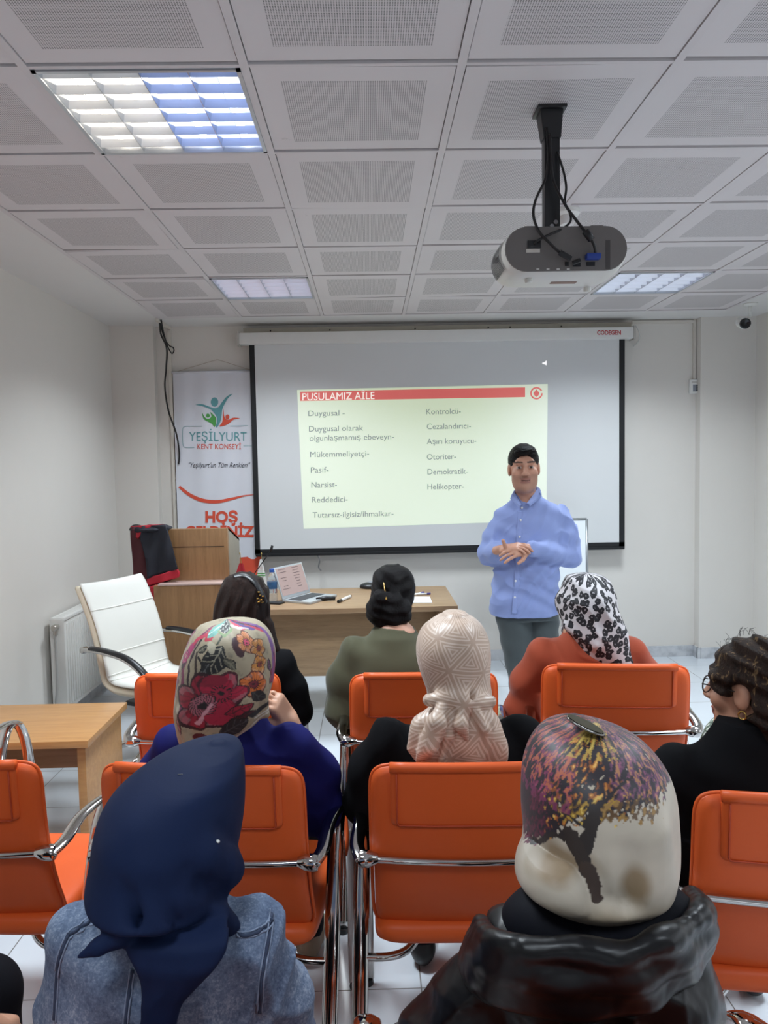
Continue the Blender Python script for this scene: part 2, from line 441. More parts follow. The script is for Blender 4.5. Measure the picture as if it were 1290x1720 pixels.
# ceiling: plastered border around a grid of perforated metal tiles
k = N('perforated_tile'); v = k.coord('Object'); s_ = k.n('SeparateXYZ'); k.l(v, s_.inputs[0])
def cell(o, g, pitch, off=0.): return k.math('SUBTRACT', k.math('FRACT', k.math('DIVIDE', k.math('ADD', o, off-g+60*.6), pitch)), .5)
ix = k.math('ABSOLUTE', cell(s_.outputs[0], GX, T)); iy = k.math('ABSOLUTE', cell(s_.outputs[1], GY, T))
ins = k.math('LESS_THAN', k.math('MAXIMUM', ix, iy), .352)
hx = cell(s_.outputs[0], GX, .0064); hy = cell(s_.outputs[1], GY, .0064)
hole = k.math('LESS_THAN', k.math('ADD', k.math('MULTIPLY', hx, hx), k.math('MULTIPLY', hy, hy)), .085)
n = k.noise(1.7, 4); c1 = k.mix(n, rgba('#cfc8c9'), rgba('#d8d3d4'))
st = k.math('GREATER_THAN', k.noise(5.5, 6, .7), .69); c1 = k.mix(k.math('MULTIPLY', st, .25), c1, rgba('#8f8a88'))
k.base(k.mix(k.math('MULTIPLY', ins, hole), c1, rgba('#4a4748'))); k.i['Roughness'].default_value = .5; M_tile = k.m
M_gap = plain('ceiling_gap', '#2a2829', .8)
M_tbar = plain('ceiling_grid', '#d2cccd', .45, var=.02)
w = MB(); x0, x1, y0, y1 = GX-2*T, GX+5*T, GY-8*T, GY+6*T; Z = CEIL
w.box((XL-.1, YR-.1, Z), (x0, YB+.1, Z+.1)); w.box((x1, YR-.1, Z), (XR+.1, YB+.1, Z+.1)); w.box((x0, y1, Z), (x1, YB+.1, Z+.1)); w.box((x0, YR-.1, Z+.095), (x1, y1, Z+.14))
cl = struct(w.build('ceiling', M_soffit))
w = MB()
for c in range(-2, 6): w.box((GX+c*T-.012, y0, Z-.003), (GX+c*T+.012, y1, Z+.03))
for r in range(-8, 7): w.box((x0, GY+r*T-.009, Z-.0025), (x1, GY+r*T+.006, Z+.03))
struct(w.build('trim_1', M_tbar))
lampcells = {(c, r) for c, r, p in LAMPS}
w = MB(); rng = random.Random(4)
for c in range(-2, 5):
    for r in range(-8, 6):
        if (c, r) in lampcells: continue
        a, b = GX+c*T, GY+r*T; s = .0145
        dz = [rng.uniform(-.002, .0015) for q in range(4)]
        if (c, r) == (0, 1): dz = [.002, .002, -.006, -.010]
        if (c, r) == (0, 0): dz = [-.001, -.004, .001, .001]
        if (c, r) == (-2, 5): dz = [0, 0, -.012, -.004]
        if rng.random() < .2: dz[rng.randrange(4)] -= .006
        X = (a+s, a+T-s, a+s, a+T-s); Y = (b+.009, b+.009, b+T-.021, b+T-.021)
        P = [(X[i], Y[i], Z+.001+dz[i]) for i in range(4)]; Q = [(p[0], p[1], Z+.02) for p in P]
        w.add(P+Q, [[0, 2, 3, 1], [0, 1, 5, 4], [2, 6, 7, 3], [0, 4, 6, 2], [1, 3, 7, 5]])
struct(w.build('ceiling', M_tile)); w = MB()
for c in range(-2, 5):
    for r in range(-8, 6):
        if (c, r) not in lampcells: w.box((GX+c*T, GY+r*T, Z+.03), (GX+c*T+T, GY+r*T+T, Z+.045))
struct(w.build('ceiling', M_gap))

# louvred ceiling lamps
M_alu = plain('polished_louvre', '#d7dade', .16, metal=1, var=.02); M_frame = plain('lamp_frame', '#c9ccd0', .3, metal=.8, var=.02)
M_louv = plain('louvre_white_metal', '#e9ebee', .3, metal=.3, var=.02)
k = N('lamp_reflector'); k.base(rgba('#eceef2')); k.i['Roughness'].default_value = .5; M_refl = k.m
M_tube_w = emit('warm_tube', '#fff2dd', 6.5); M_tube_c = emit('cool_tube', '#e6eeff', 7.5); M_tube_d = emit('dim_tube', '#cfdcff', 4.5)
M_bluerefl = plain('blue_reflection_louvre', '#b4c6f3', .3, metal=.3, var=.02)  # bluish reflection put into the louvre colour of the cool half
def lamp(c, r, mats, louv, label):
    cx, cy = GX+(c+.5)*T, GY+(r+.5)*T; t = thing('ceiling_lamp', (cx, cy, Z), label, 'lamp', 'louvred lamps set in the ceiling grid')
    h = .2875
    w = MB()
    for sx_ in (-1, 1):
        w.box((min(sx_*h, sx_*(h-.012)), -h, -.006), (max(sx_*h, sx_*(h-.012)), h, .03)); w.box((-h, min(sx_*h, sx_*(h-.012)), -.006), (h, max(sx_*h, sx_*(h-.012)), .03))
    w.build('frame', M_frame, t)
    w = MB().box((-h, -h, .078), (h, h, .085))
    for q in (-1, 1): w.box((q*h-.002, -h, .0), (q*h+.002, h, .08)); w.box((-h, q*h-.002, 0), (h, q*h+.002, .08))
    w.build('reflector', M_refl, t)
    for i in range(4):
        x = (-.75+.5*i)*h*.98
        MB().tube([(x, -.26, .046), (x, .26, .046)], .014, 12).build('tube', mats[i], t, smooth=True)
    for i in range(5):
        x = -h+.012+i*(2*h-.024)/4
        w = MB(); w.add([(x-.007, -h+.012, .022), (x+.007, -h+.012, .022), (x+.001, -h+.012, 0), (x-.001, -h+.012, 0), (x-.007, h-.012, .022), (x+.007, h-.012, .022), (x+.001, h-.012, 0), (x-.001, h-.012, 0)], [[0, 1, 2, 3], [7, 6, 5, 4], [0, 4, 5, 1], [1, 5, 6, 2], [2, 6, 7, 3], [3, 7, 4, 0]])
        w.build('divider', M_alu, t)
    for i in range(4):
        xa = -h+.014+i*(2*h-.024)/4; xb = xa+(2*h-.024)/4-.004; w = MB()
        for j in range(6):
            y = -h+.05+j*(2*h-.1)/5.
            w.add([(xa, y-.011, .022), (xa, y+.011, .022), (xa, y+.001, 0), (xa, y-.001, 0), (xb, y-.011, .022), (xb, y+.011, .022), (xb, y+.001, 0), (xb, y-.001, 0)], [[0, 1, 2, 3], [7, 6, 5, 4], [0, 4, 5, 1], [1, 5, 6, 2], [2, 6, 7, 3], [3, 7, 4, 0]])
        w.box(((xa+xb)/2-.001, -h+.03, .0215), ((xa+xb)/2+.001, h-.03, .0225)); w.build('louvre', louv[i], t)
    return t
lamp(-1, 0, [M_tube_w, M_tube_w, M_tube_c, M_tube_c], [M_louv, M_louv, M_bluerefl, M_bluerefl], 'large louvred ceiling lamp nearest the viewer, half warm and half bluish')
lamp(-1, 4, [M_tube_d]*4, [M_louv]*4, 'small bluish louvred ceiling lamp above the banner and screen')
lamp(3, 0, [M_tube_d]*4, [M_louv]*4, 'louvred ceiling lamp right of the projector, level with the large half-bluish lamp')
lamp(-1, -4, [M_tube_d]*4, [M_louv]*4, 'louvred ceiling lamp near the added rear window, on its left-wall side')
lamp(3, -4, [M_tube_d]*4, [M_louv]*4, 'louvred ceiling lamp near the added rear window, on its right-wall side')
lamp(3, 4, [M_tube_d]*4, [M_louv]*4, 'louvred ceiling lamp behind the projector, on its right')

# ------------------------------------------------------------------ wall fittings
M_black = plain('black_plastic', '#17171a', .4, var=.1); M_ctrunk = plain('cable_trunking', '#d8d2c8', .5, var=.03)
w = MB(); w.box((-1.55, YB-.022, 0.3), (-1.525, YB+.001, CEIL-.03)); w.box((-1.548, 5.83, CEIL-.022), (-1.527, YB, CEIL+.001))
tag(w.build('cable_trunking', M_ctrunk, auto=30), 'cream cable trunking running down the wall left of the banner', 'trunking')
w = MB(); w.box((2.585, YB-.02, 2.23), (2.607, YB+.001, CEIL-.002)); w.box((2.1, YB-.018, CEIL-.032), (2.585, YB+.001, CEIL-.008))
tag(w.build('cable_trunking', M_ctrunk, auto=30), 'cream cable trunking above the switch box on the right of the screen', 'trunking')
t = thing('screen_switch', (2.598, YB, 2.17), 'small white switch box with three buttons on the right of the screen', 'switch')
MB().box((-.043, -.03, -.056), (.043, 0, .056), .006).build('housing', M_white, t, auto=40)
MB().box((-.03, -.0315, .025), (.03, -.029, .04)).build('label_strip', plain('pale_label', '#c9c7c0', .6), t)
M_grey = plain('grey_plastic', '#8c8f96', .45)
MB().box((-.02, -.033, -.04), (.022, -.029, .014), .001).build('button_panel', M_grey, t)
for q in range(3): MB().lathe([(.006, 0), (.006, .006), (.004, .008)], (.012, -.0325, .004-.017*q), 10, (0, -1, 0)).build('button', M_black, t, smooth=True)
# security camera under the right border of the ceiling
p = at(1260, 545, 5.6); t = thing('security_camera', (p[0], 5.6, CEIL), 'small security camera with dark lens hanging from ceiling near right corner', 'camera')
MB().lathe([(.05, 0), (.05, -.012), (.03, -.02)], n=20).build('base', M_white, t, smooth=True)
MB().tube([(0, 0, -.01), (0, .01, -.06), (0, .0, -.09)], .012, 10).build('bracket', M_white, t, smooth=True)
w = MB().lathe([(.028, -.1), (.04, -.085), (.042, .0), (.036, .03)], (-.035, .02, -.135), 20, (-.25, -1, -.25)); w.build('body', M_white, t, auto=35)
MB().lathe([(.038, 0), (.038, .012), (.03, .016), (.012, .006)], (-.042, -.01, -.142), 20, (-.25, -1, -.25)).build('lens', plain('lens_black', '#0c0d12', .15), t, auto=35)
# smoke detector behind the projector pole
p = atz(952, 352, CEIL); t = thing('smoke_detector', (p[0], p[1], CEIL), 'round white smoke detector on the ceiling behind the projector pole', 'detector')
MB().lathe([(.055, 0), (.055, -.02), (.045, -.03), (.0, -.03)], n=24).build('base', M_white, t, auto=35)
MB().lathe([(.035, -.03), (.037, -.05), (.028, -.066), (.0, -.07)], n=24).build('sensor', plain('detector_dome', '#d8d6d4', .3), t, auto=35)
# loose cables at the left end of the ceiling
M_cable = plain('black_cable', '#151314', .5)
def cable(pts, r, label, name='cable', grp=None, mat=None, n=10):
    return tag(MB().tube(spline(pts, n), r, 8).build(name, mat or M_cable, smooth=True), label, 'cable', grp)
def px(*l): return [at(x, y, Y) for x, y, Y in l]
cable(px((268, 531, 5.86), (270, 560, 5.95), (280, 585, 6.03), (279, 620, 6.05), (277, 650, 6.06), (283, 690, 6.08), (296, 728, 6.1), (301, 760, 6.13), (300, 780, 6.14)), .0065, 'long black cable hanging from the ceiling corner down beside the banner')
cable(px((270, 531, 5.86), (274, 555, 5.95), (281, 580, 6.05), (288, 593, 6.1), (292, 590, 6.14), (291, 584, 6.15), (284, 580, 6.1), (275, 565, 6.0), (267, 533, 5.87)), .005, 'short looped black cable at the ceiling corner above the banner')
# banner
k = N('banner_cloth'); k.base(k.mix(k.noise(6), rgba('#d4d5de'), rgba('#dfe0e6'))); k.i['Roughness'].default_value = .45; M_banner = k.m
bx0, bx1, bz0, bz1 = -1.515, -.865, .62, 2.342
def bsurf(u, v, off=0.):
    "u 0..1, v 0..1 from the bottom"
    y = 6.145+.010*math.sin(u*9+v*2)*(.25+.75*v)*(1-.3*v)+.006*math.sin(u*23-v*5)*v
    return (bx0+(bx1-bx0)*u+.012*v*0, y-off, bz0+(bz1-bz0)*v)
t = thing('banner', (-1.19, 6.145, bz0), 'white hanging welcome banner with a colourful logo between lectern and screen', 'banner')
nu, nv = 50, 70
V = [bsurf(i/nu, j/nv) for j in range(nv+1) for i in range(nu+1)]; Fc = [[j*(nu+1)+i, j*(nu+1)+i+1, (j+1)*(nu+1)+i+1, (j+1)*(nu+1)+i] for j in range(nv) for i in range(nu)]
V2 = [(v[0], v[1]+.0012, v[2]) for v in V]; nn = len(V)
mesh_obj('cloth', V+V2, Fc+[[i+nn for i in f][::-1] for f in Fc], M_banner, t, world=True)
MB().tube([(bx0-.005, 6.145, bz1), (bx1+.005, 6.145, bz1)], .009, 10).build('rod', M_banner, t, smooth=True, world=True)
MB().tube([(bx0+.01, 6.145, bz1), at(365, 604, 6.17), (bx1-.01, 6.145, bz1)], .002, 6).build('string', plain('string', '#b9a99a', .8), t, world=True)
def bpx(x, y, off=.0035):
    "banner chart in photo pixels"
    p = at(x, y, 6.14); u, v = (p[0]-bx0)/(bx1-bx0), (p[2]-bz0)/(bz1-bz0); return bsurf(u, v, off)
def bl(x, y): return bpx(x, -y)
def zc(x, y): return (290+x*.1862, -(620+y*.186))      # zoomed crop -> photo (y negated)
M_teal = plain('print_teal', '#5d9a9f', .5, var=.03); M_green = plain('print_green', '#4a9a44', .5, var=.03); M_orange = plain('print_orange', '#d9523a', .5, var=.03); M_ink = plain('print_black', '#1c1c2c', .5, var=.03)
def shape(pts, n=6): return [zc(*p) for p in spline(pts, n, closed=True)]
def ellp(cx, cy, a, b, rot=0, n=24): return [zc(cx+a*math.cos(q)*math.cos(rot)-b*math.sin(q)*math.sin(rot), cy+a*math.cos(q)*math.sin(rot)+b*math.sin(q)*math.cos(rot)) for q in np.arange(n)*2*math.pi/n]
lg = MB(); poly_on(lg, ellp(377, 297, 32, 42), bl)
poly_on(lg, shape([(205, 322), (270, 318), (330, 338), (375, 352), (412, 340), (445, 295), (490, 245), (541, 222), (500, 262), (468, 315), (447, 360), (440, 420), (430, 470), (405, 520), (388, 520), (398, 470), (395, 430), (372, 395), (340, 362), (270, 335)], 4), bl); lg.build('logo_adult', M_teal, t, world=True)
lg = MB(); poly_on(lg, ellp(320, 420, 17, 18), bl); poly_on(lg, shape([(266, 388), (285, 425), (305, 445), (330, 448), (350, 425), (340, 388), (365, 410), (388, 440), (390, 480), (378, 523), (350, 490), (310, 470), (280, 445)], 4), bl); lg.build('logo_child', M_green, t, world=True)
lg = MB(); poly_on(lg, ellp(494, 430, 18, 21), bl); poly_on(lg, shape([(458, 362), (463, 420), (480, 450), (510, 455), (545, 438), (605, 442), (550, 455), (520, 480), (480, 505), (420, 518), (445, 480), (452, 430)], 4), bl); lg.build('logo_child', M_orange, t, world=True)
tx = MB(); text_on(tx, 'YEŞİLYURT', bl, 290+147*.1862, -(620+648*.186), 15.5, 97); tx.build('lettering', M_teal, t, world=True)
tx = MB(); text_on(tx, 'KENT KONSEYİ', bl, 290+223*.1862, -(620+722*.186), 9, 73); tx.build('lettering', M_orange, t, world=True)
tx = MB(); text_on(tx, '"Yeşilyurt\'un Tüm Renkleri"', bl, 290+142*.1862, -(620+888*.186), 8.5, 104, shear=.35); tx.build('lettering', M_ink, t, world=True)
tx = MB(); text_on(tx, 'HOŞ', bl, 290+295*.1862, -(620+1382*.186), 18.5, 54, bold=.04); text_on(tx, 'GELDİNİZ', bl, 290+112*.1862, -(620+1512*.186), 17.5, 116, bold=.04); tx.build('lettering', M_orange, t, world=True)
ln = MB()
def strip(mb, pts, w0, w1, fn):
    P = [np.array(zc(*p)) for p in pts]; m = len(P)
    A = []
    for i, p in enumerate(P):
        d = P[min(i+1, m-1)]-P[max(i-1, 0)]; d = d/np.linalg.norm(d); nrm = np.array([-d[1], d[0]]); q = i/(m-1); w_ = w0(q) if callable(w0) else w0
        A += [fn(*(p+nrm*w_)), fn(*(p-nrm*w_))]
    mb.add(A, [[2*i, 2*i+1, 2*i+3, 2*i+2] for i in range(m-1)])
strip(ln, spline([(58, 1060), (150, 1135), (270, 1185), (400, 1197), (540, 1170), (640, 1145), (735, 1133)], 8), lambda q: .5+2.6*math.sin(math.pi*min(1, .25+q*.75))**1.5, 0, bl)
ln.build('wave_stripe', M_orange, t, world=True)
ln = MB(); strip(ln, spline([(270, 516), (140, 516), (105, 522), (90, 545), (90, 660), (97, 695), (120, 708), (195, 708)], 6), .35, 0, bl); strip(ln, [(520, 514), (640, 511), (735, 509)], .35, 0, bl); strip(ln, [(638, 693), (735, 694)], .35, 0, bl); ln.build('logo_outline', M_teal, t, world=True)
def bl2(x, y): return bsurf(x, y, .004)
vb = (at(400, 938, 6.14)[2]-bz0)/(bz1-bz0); rr = random.Random(2)
poly_on(ln := MB(), [(0, 0), (1, 0)]+[(1-i/24, vb+rr.uniform(-.006, .009)) for i in range(25)], bl2); ln.build('orange_base', M_orange, t, world=True)

# ------------------------------------------------------------------ projection screen
SY = 6.09; t = thing('projection_screen', (.55, 6.12, .9), 'large pull-down projection screen with black border showing a slide', 'screen')
k = N('screen_fabric'); k.base(k.mix(k.noise(1.5), rgba('#d3d4d4'), rgba('#d9dada'))); k.i['Roughness'].default_value = .7; M_fab = k.m
fab = MB().box((-.864, SY, .935), (1.968, SY+.002, 2.56)).build('fabric', M_fab, t, world=True)
M_border = plain('screen_border', '#0e1014', .6)
w = MB(); w.box((-.905, SY-.001, .905), (-.864, SY+.003, 2.56)); w.box((1.968, SY-.001, .905), (2.012, SY+.003, 2.56)); w.box((-.905, SY-.001, .905), (2.012, SY+.003, .95)); w.build('black_border', M_border, t, world=True)
MB().box((-.9, SY-.012, .893), (2.01, SY+.012, .917), .006).build('bottom_bar', M_border, t, auto=40, world=True)
hs = MB().box((-.975, SY-.055, 2.535), (2.065, SY+.045, 2.622), .006).build('housing', plain('screen_case', '#dcdbd8', .4, var=.02), t, auto=40, world=True)
w = MB(); w.box((-.99, SY-.06, 2.525), (-.972, SY+.05, 2.632), .004); w.box((2.062, SY-.06, 2.525), (2.08, SY+.05, 2.632), .004); w.build('end_cap', plain('end_cap', '#b9b5ae', .5), t, auto=40, world=True)
w = MB().box((-.95, SY+.02, 2.622), (2.07, YB, 2.668)); w.build('mounting_board', plain('mount_board', '#b3ab9c', .6), t, world=True)
for x in (-.74, -.28, .38, .95, 1.12, 1.52): MB().lathe([(.006, 0), (.006, .006), (.003, .008)], (x, SY+.02, 2.645), 8, (0, -1, 0)).build('screw', M_black, t, world=True)
def hchart(x, y): p = at(x, -y, SY-.056); return (p[0], SY-.0562, p[2])
tx = MB(); text_on(tx, 'CODEGEN', hchart, 1003, -562, 7.2, 40, bold=.025); tx.build('lettering', plain('brand_red', '#b3202c', .5, var=0), t, world=True)
w = MB(); w.tube(spline([(-.42, SY, .9), (-.40, SY-.01, .86), (-.41, SY, .80), (-.39, SY-.01, .775)], 6), .005, 8); w.build('pull_cord', plain('cord_grey', '#6c6a6c', .6), t, smooth=True, world=True)
w = MB(); w.tube(spline(px((1068, 546, 6.05), (1074, 560, 6.1), (1073, 572, 6.16), (1064, 582, 6.17)), 6), .004, 6); w.build('power_lead', plain('lead_white', '#d2d0cc', .5), t, smooth=True, world=True)
# what the projector throws on the screen
TL, TRc, BL, BR = [np.array([p[0], SY-.0006, p[2]]) for p in (at(499, 655, SY), at(920, 645, SY), at(510, 888, SY), at(918, 874.5, SY))]
A3 = np.array([TL[[0, 2]], TRc[[0, 2]], BR[[0, 2]], BL[[0, 2]]])
def homog(src, dst):
    A = []; b = []
    for (x, y), (u, v) in zip(src, dst): A += [[x, y, 1, 0, 0, 0, -u*x, -u*y], [0, 0, 0, x, y, 1, -v*x, -v*y]]; b += [u, v]
    return np.append(np.linalg.solve(A, b), 1).reshape(3, 3)
Hs = homog([(0, 0), (1, 0), (1, 1), (0, 1)], A3)
def sl(u, v, off=.0004):
    q = Hs @ np.array([u, v, 1]); return (q[0]/q[2], SY-off, q[1]/q[2])
Hp = np.linalg.inv(homog([(0, 0), (1, 0), (1, 1), (0, 1)], [(499, 655), (920, 645), (918, 874.5), (510, 888)]))
def spx(x, y, off=.0012):
    q = Hp @ np.array([x, -y, 1]); return sl(q[0]/q[2], q[1]/q[2], off)
k = N('slide_light'); v = k.coord('Object'); g = k.n('TexGradient', gradient_type='SPHERICAL'); mp = k.n('Mapping'); k.l(v, mp.inputs[0]); mp.inputs['Location'].default_value = (.1, 0, .05); mp.inputs['Scale'].default_value = (.75, .75, .75); k.l(mp.outputs[0], g.inputs[0])
k.base(rgba('#d9dada')); k.l(k.ramp(g.outputs['Fac'], [(.0, lin('#dbe8b4')), (.45, lin('#d8efa8')), (1, lin('#dcf4b0'))]), k.i['Emission Color']); k.i['Emission Strength'].default_value = .4; M_slide = k.m
def slide_ink(name, col, e=.6):
    k = N(name); k.base(rgba('#b9b4b4')); k.i['Emission Color'].default_value = rgba(col); k.i['Emission Strength'].default_value = e; return k.m
nS = 10
V = [tuple(np.array(sl(i/nS, j/nS))-np.array([.4, 6.09, 1.65])) for j in range(nS+1) for i in range(nS+1)]; Fc = [[j*(nS+1)+i, j*(nS+1)+i+1, (j+1)*(nS+1)+i+1, (j+1)*(nS+1)+i][::-1] for j in range(nS) for i in range(nS)]
slide = mesh_obj('slide', V, Fc, M_slide, fab, smooth=False); slide.location = np.array([.4, 6.09, 1.65])-wloc(fab)
M_sred = slide_ink('slide_red', '#d04a45', .55); M_sred.node_tree.nodes['Principled BSDF'].inputs['Base Color'].default_value = rgba('#c87a74')
M_sgrey = slide_ink('slide_grey', '#8f9a92', .42); M_sgrey.node_tree.nodes['Principled BSDF'].inputs['Base Color'].default_value = rgba('#6e6e78')
def swb(name, mb, m): return mb.build(name, m, fab, world=True)
def slq(x0, y0, x1, y1, x2, y2, x3, y3, off=.0008): return [spx(a, -b, off) for a, b in ((x0, y0), (x1, y1), (x2, y2), (x3, y3))]
swb('slide_heading_bar', MB().quad(*slq(504, 658, 504, 673.5, 882, 667, 882, 650.5)), M_sred)
tx = MB(); text_on(tx, 'PUSULAMIZ AİLE', lambda x, y: spx(x, y+.0185*(x-508)), 508, -672.5, 12.5, 121); swb('heading_lettering', tx, slide_ink('slide_white', '#fff4e6', .75))
for s_, x, y, w_ in (('Duygusal -', 518, 699, 61), ('Duygusal olarak', 519, 725, 91), ('olgunlaşmamış ebeveyn-', 520, 740.5, 142), ('Mükemmeliyetçi-', 521, 768, 99), ('Pasif-', 522, 794, 30), ('Narsist-', 523, 819, 43), ('Reddedici-', 524, 844, 60), ('Tutarsız-ilgisiz/ihmalkar-', 525, 869.5, 136),
                     ('Kontrolcü-', 716, 696, 58), ('Cezalandırıcı-', 717, 721, 74), ('Aşırı koruyucu-', 717, 746, 83), ('Otoriter-', 717, 772, 49), ('Demokratik-', 718, 797, 68), ('Helikopter-', 718, 822, 61)):
    tx = MB(); text_on(tx, s_, lambda a, b, x=x: spx(a, b+.02*(a-x)), x, -y, 9.6, w_); swb('slide_lettering', tx, M_sgrey)
em = MB(); ring = np.arange(33)*2*math.pi/32
A = [spx(901+10.5*math.cos(q), -660.5+10.5*math.sin(q)) for q in ring]+[spx(901+8*math.cos(q), -660.5+8*math.sin(q)) for q in ring]
em.add(A, [[i, i+1, 34+i, 33+i] for i in range(26)][2:]+[[i, i+1, 34+i, 33+i] for i in range(26, 32)])
poly_on(em, [(901+x, -660.5+y) for x, y in ((-5, -1), (-3, -4), (0, -6.5), (3, -4), (5, -1), (4.5, 2), (2, 3.5), (.8, 6), (-.8, 6), (-2, 3.5), (-4.5, 2))], spx); swb('slide_emblem', em, M_sred)
cu = MB(); poly_on(cu, [(911, -609), (914, -609), (918, -605.5), (918, -614), (914, -611.5), (911, -611.5)], lambda x, y: (lambda p: (p[0], SY-.0012, p[2]))(at(x, -y, SY))); swb('slide_pointer', cu, slide_ink('slide_pointer', '#ffffff', .9))

# ------------------------------------------------------------------ projector
t = thing('projector_mount', (.588, 2.5, CEIL), 'black ceiling pole and plate carrying the projector', 'mount')
MB().box((-.045, -.045, -.012), (.045, .045, 0), .002).build('ceiling_plate', M_black, t, auto=40)
w = MB(); w.add([(-.036, -.03, -.01), (.036, -.03, -.01), (.036, .03, -.01), (-.036, .03, -.01), (-.024, -.024, -.095), (.03, -.024, -.095), (.03, .024, -.095), (-.024, .024, -.095)], [[0, 1, 5, 4], [1, 2, 6, 5], [2, 3, 7, 6], [3, 0, 4, 7], [4, 5, 6, 7]]); w.build('collar', M_black, t)
MB().box((-.021, -.021, -.392), (.027, .021, -.05), .002).build('pole', plain('black_steel', '#121316', .35), t, auto=40)
MB().box((-.06, -.05, -.4), (.06, .07, -.388), .002).build('bracket', M_black, t, auto=40)
for q in (-.06, .06): MB().lathe([(.007, 0), (.007, .006)], (q*.1+.006, -.0212, -.36+q*.1), 10, (0, -1, 0)).build('bolt', plain('steel', '#9a9a9c', .3, metal=1), t)
PX, PY, PZ = .602, 2.36, 2.226; t = thing('projector', (PX, PY, PZ-.085), 'grey-white data projector hanging from the black ceiling pole', 'projector')
M_pw = plain('projector_white', '#d3d2cc', .4, var=.03); M_pg = plain('projector_grey', '#6d6865', .5, var=.05)
def stad(hw, hh, n=14):
    P = []
    for i in range(n+1): q = -math.pi/2+math.pi*i/n; P.append((hw-hh+hh*math.cos(q), hh*math.sin(q)))
    for i in range(n+1): q = math.pi/2+math.pi*i/n; P.append((-hw+hh+hh*math.cos(q), hh*math.sin(q)))
    return P
rings = []
for y, hw, hh, dz in ((0, .182, .064, .006), (.012, .188, .068, .004), (.06, .194, .069, .002), (.16, .195, .069, .002), (.21, .187, .062, .003), (.235, .165, .045, .004)): rings.append([(a+PX-.0, PY+y, b+PZ+dz) for a, b in stad(hw, hh)])
m_ = len(rings[0]); w = MB().add([p for r in rings for p in r], [[i*m_+j, i*m_+(j+1) % m_, (i+1)*m_+(j+1) % m_, (i+1)*m_+j] for i in range(5) for j in range(m_)]+[[5*m_+j for j in range(m_)]])
w.build('shell', M_pw, t, auto=50, world=True)
P = stad(.184, .066); w = MB().add([(a+PX, PY-.002, b+PZ+.006) for a, b in P]+[(a*.99+PX, PY-.006, b*.98+PZ+.006) for a, b in P], [[j, (j+1) % m_, m_+(j+1) % m_, m_+j] for j in range(m_)]+[[m_+j for j in range(m_)]])
w.build('rear_panel', M_pg, t, auto=50, world=True)
def ppx(x, y): return at(x, y, PY-.006)
def pbox(name, x0, y0, x1, y1, d, m, bev=.0):
    a, b = ppx(x0, y1), ppx(x1, y0); return MB().box((a[0], PY-.006-d, a[2]), (b[0], PY-.004, b[2]), bev).build(name, m, t, auto=40, world=True)
pbox('mains_socket', 886, 404, 908, 417, .004, M_black, .001); pbox('rating_label', 884, 418, 907, 424.5, .0006, plain('label_pale', '#cfc8bf', .6))
pbox('side_seam', 1017, 403, 1025, 452, .0005, plain('seam_dark', '#4b4746', .6)); pbox('video_port', 962, 439, 975, 448, .002, M_black); pbox('vga_port', 985, 440, 999, 447, .002, M_black); pbox('usb_port', 949, 440, 955, 447, .002, M_black)
for i in range(4): pbox('sticker', 901+i*17, 451, 906+i*17, 453, .0005, M_pw)
w = MB()
for i in range(14):
    yy = PY+.03+.0105*i; hw = .1965; zz0 = PZ-.045; zz1 = PZ+.045
    for s_ in (-1,):
        A = []
        for z in np.linspace(zz0, zz1, 7):
            dx = math.sqrt(max(0, .071**2-(z-PZ-.002)**2)); A.append((PX+s_*(hw-.0705+dx), z))
        for (xa, za), (xb, zb) in zip(A[:-1], A[1:]): w.quad((xa, yy, za), (xa, yy+.007, za), (xb, yy+.007, zb), (xb, yy, zb))
w.build('air_grille', M_black, t, world=True)
MB().lathe([(.034, 0), (.034, .03), (.028, .034)], (PX+.07, PY+.22, PZ), 20, (0, 1, 0)).build('lens', M_black, t, auto=40, world=True)
MB().lathe([(.012, 0), (.012, -.012), (.009, -.015)], (PX-.1, PY+.06, PZ-.064), 12).build('foot', M_pw, t, world=True); MB().lathe([(.012, 0), (.012, -.012), (.009, -.015)], (PX+.12, PY+.2, PZ-.064), 12).build('foot', M_pw, t, world=True)
MB().box((PX-.02, PY+.10, PZ-.0685), (PX+.06, PY+.125, PZ-.066)).build('base_label', plain('brown_label', '#8a6f60', .6), t, world=True)
for q in (-.1, .1): MB().box((PX+q-.02, PY+.02, PZ+.064), (PX+q+.02, PY+.06, PZ+.082), .004).build('top_lug', M_pg, t, auto=40, world=True)
c = cable(px((918, 215, 2.47), (921, 260, 2.46), (916, 300, 2.44), (900, 335, 2.40), (896, 362, 2.38), (905, 388, 2.34), (920, 405, 2.33), (940, 424, 2.33), (957, 436, 2.345)), .0042, 'black cable looping left of the projector pole into its back')
MB().tube(px((940, 424, 2.325), (959, 435, 2.325)), .009, 8).build('plug', M_black, c)
MB().tube(px((962, 442, 2.345), (975, 437, 2.335)), .007, 8).build('connector', M_black, c)
c = cable(px((924, 225, 2.46), (926, 280, 2.45), (932, 310, 2.44), (950, 345, 2.40), (968, 370, 2.36), (985, 392, 2.33), (997, 410, 2.32), (1000, 425, 2.33), (999, 431, 2.345)), .0045, 'black video cable with a blue plug in the back of the projector')
MB().tube(px((983, 388, 2.325), (994, 403, 2.325)), .011, 10).build('ferrite_bead', M_black, c, smooth=True)
a, b = at(983, 437, 2.345), at(1007, 427, 2.345); MB().box((a[0], 2.325, a[2]), (b[0], 2.352, b[2]), .004).build('blue_plug', plain('plug_blue', '#1e3e94', .45), c, auto=40)
cable(px((936, 255, 2.47), (947, 290, 2.45), (951, 315, 2.44), (949, 340, 2.42), (957, 358, 2.4), (958, 372, 2.38), (945, 384, 2.36), (925, 393, 2.34), (905, 403, 2.34), (898, 410, 2.35)), .0036, 'thin black mains lead behind the projector pole')

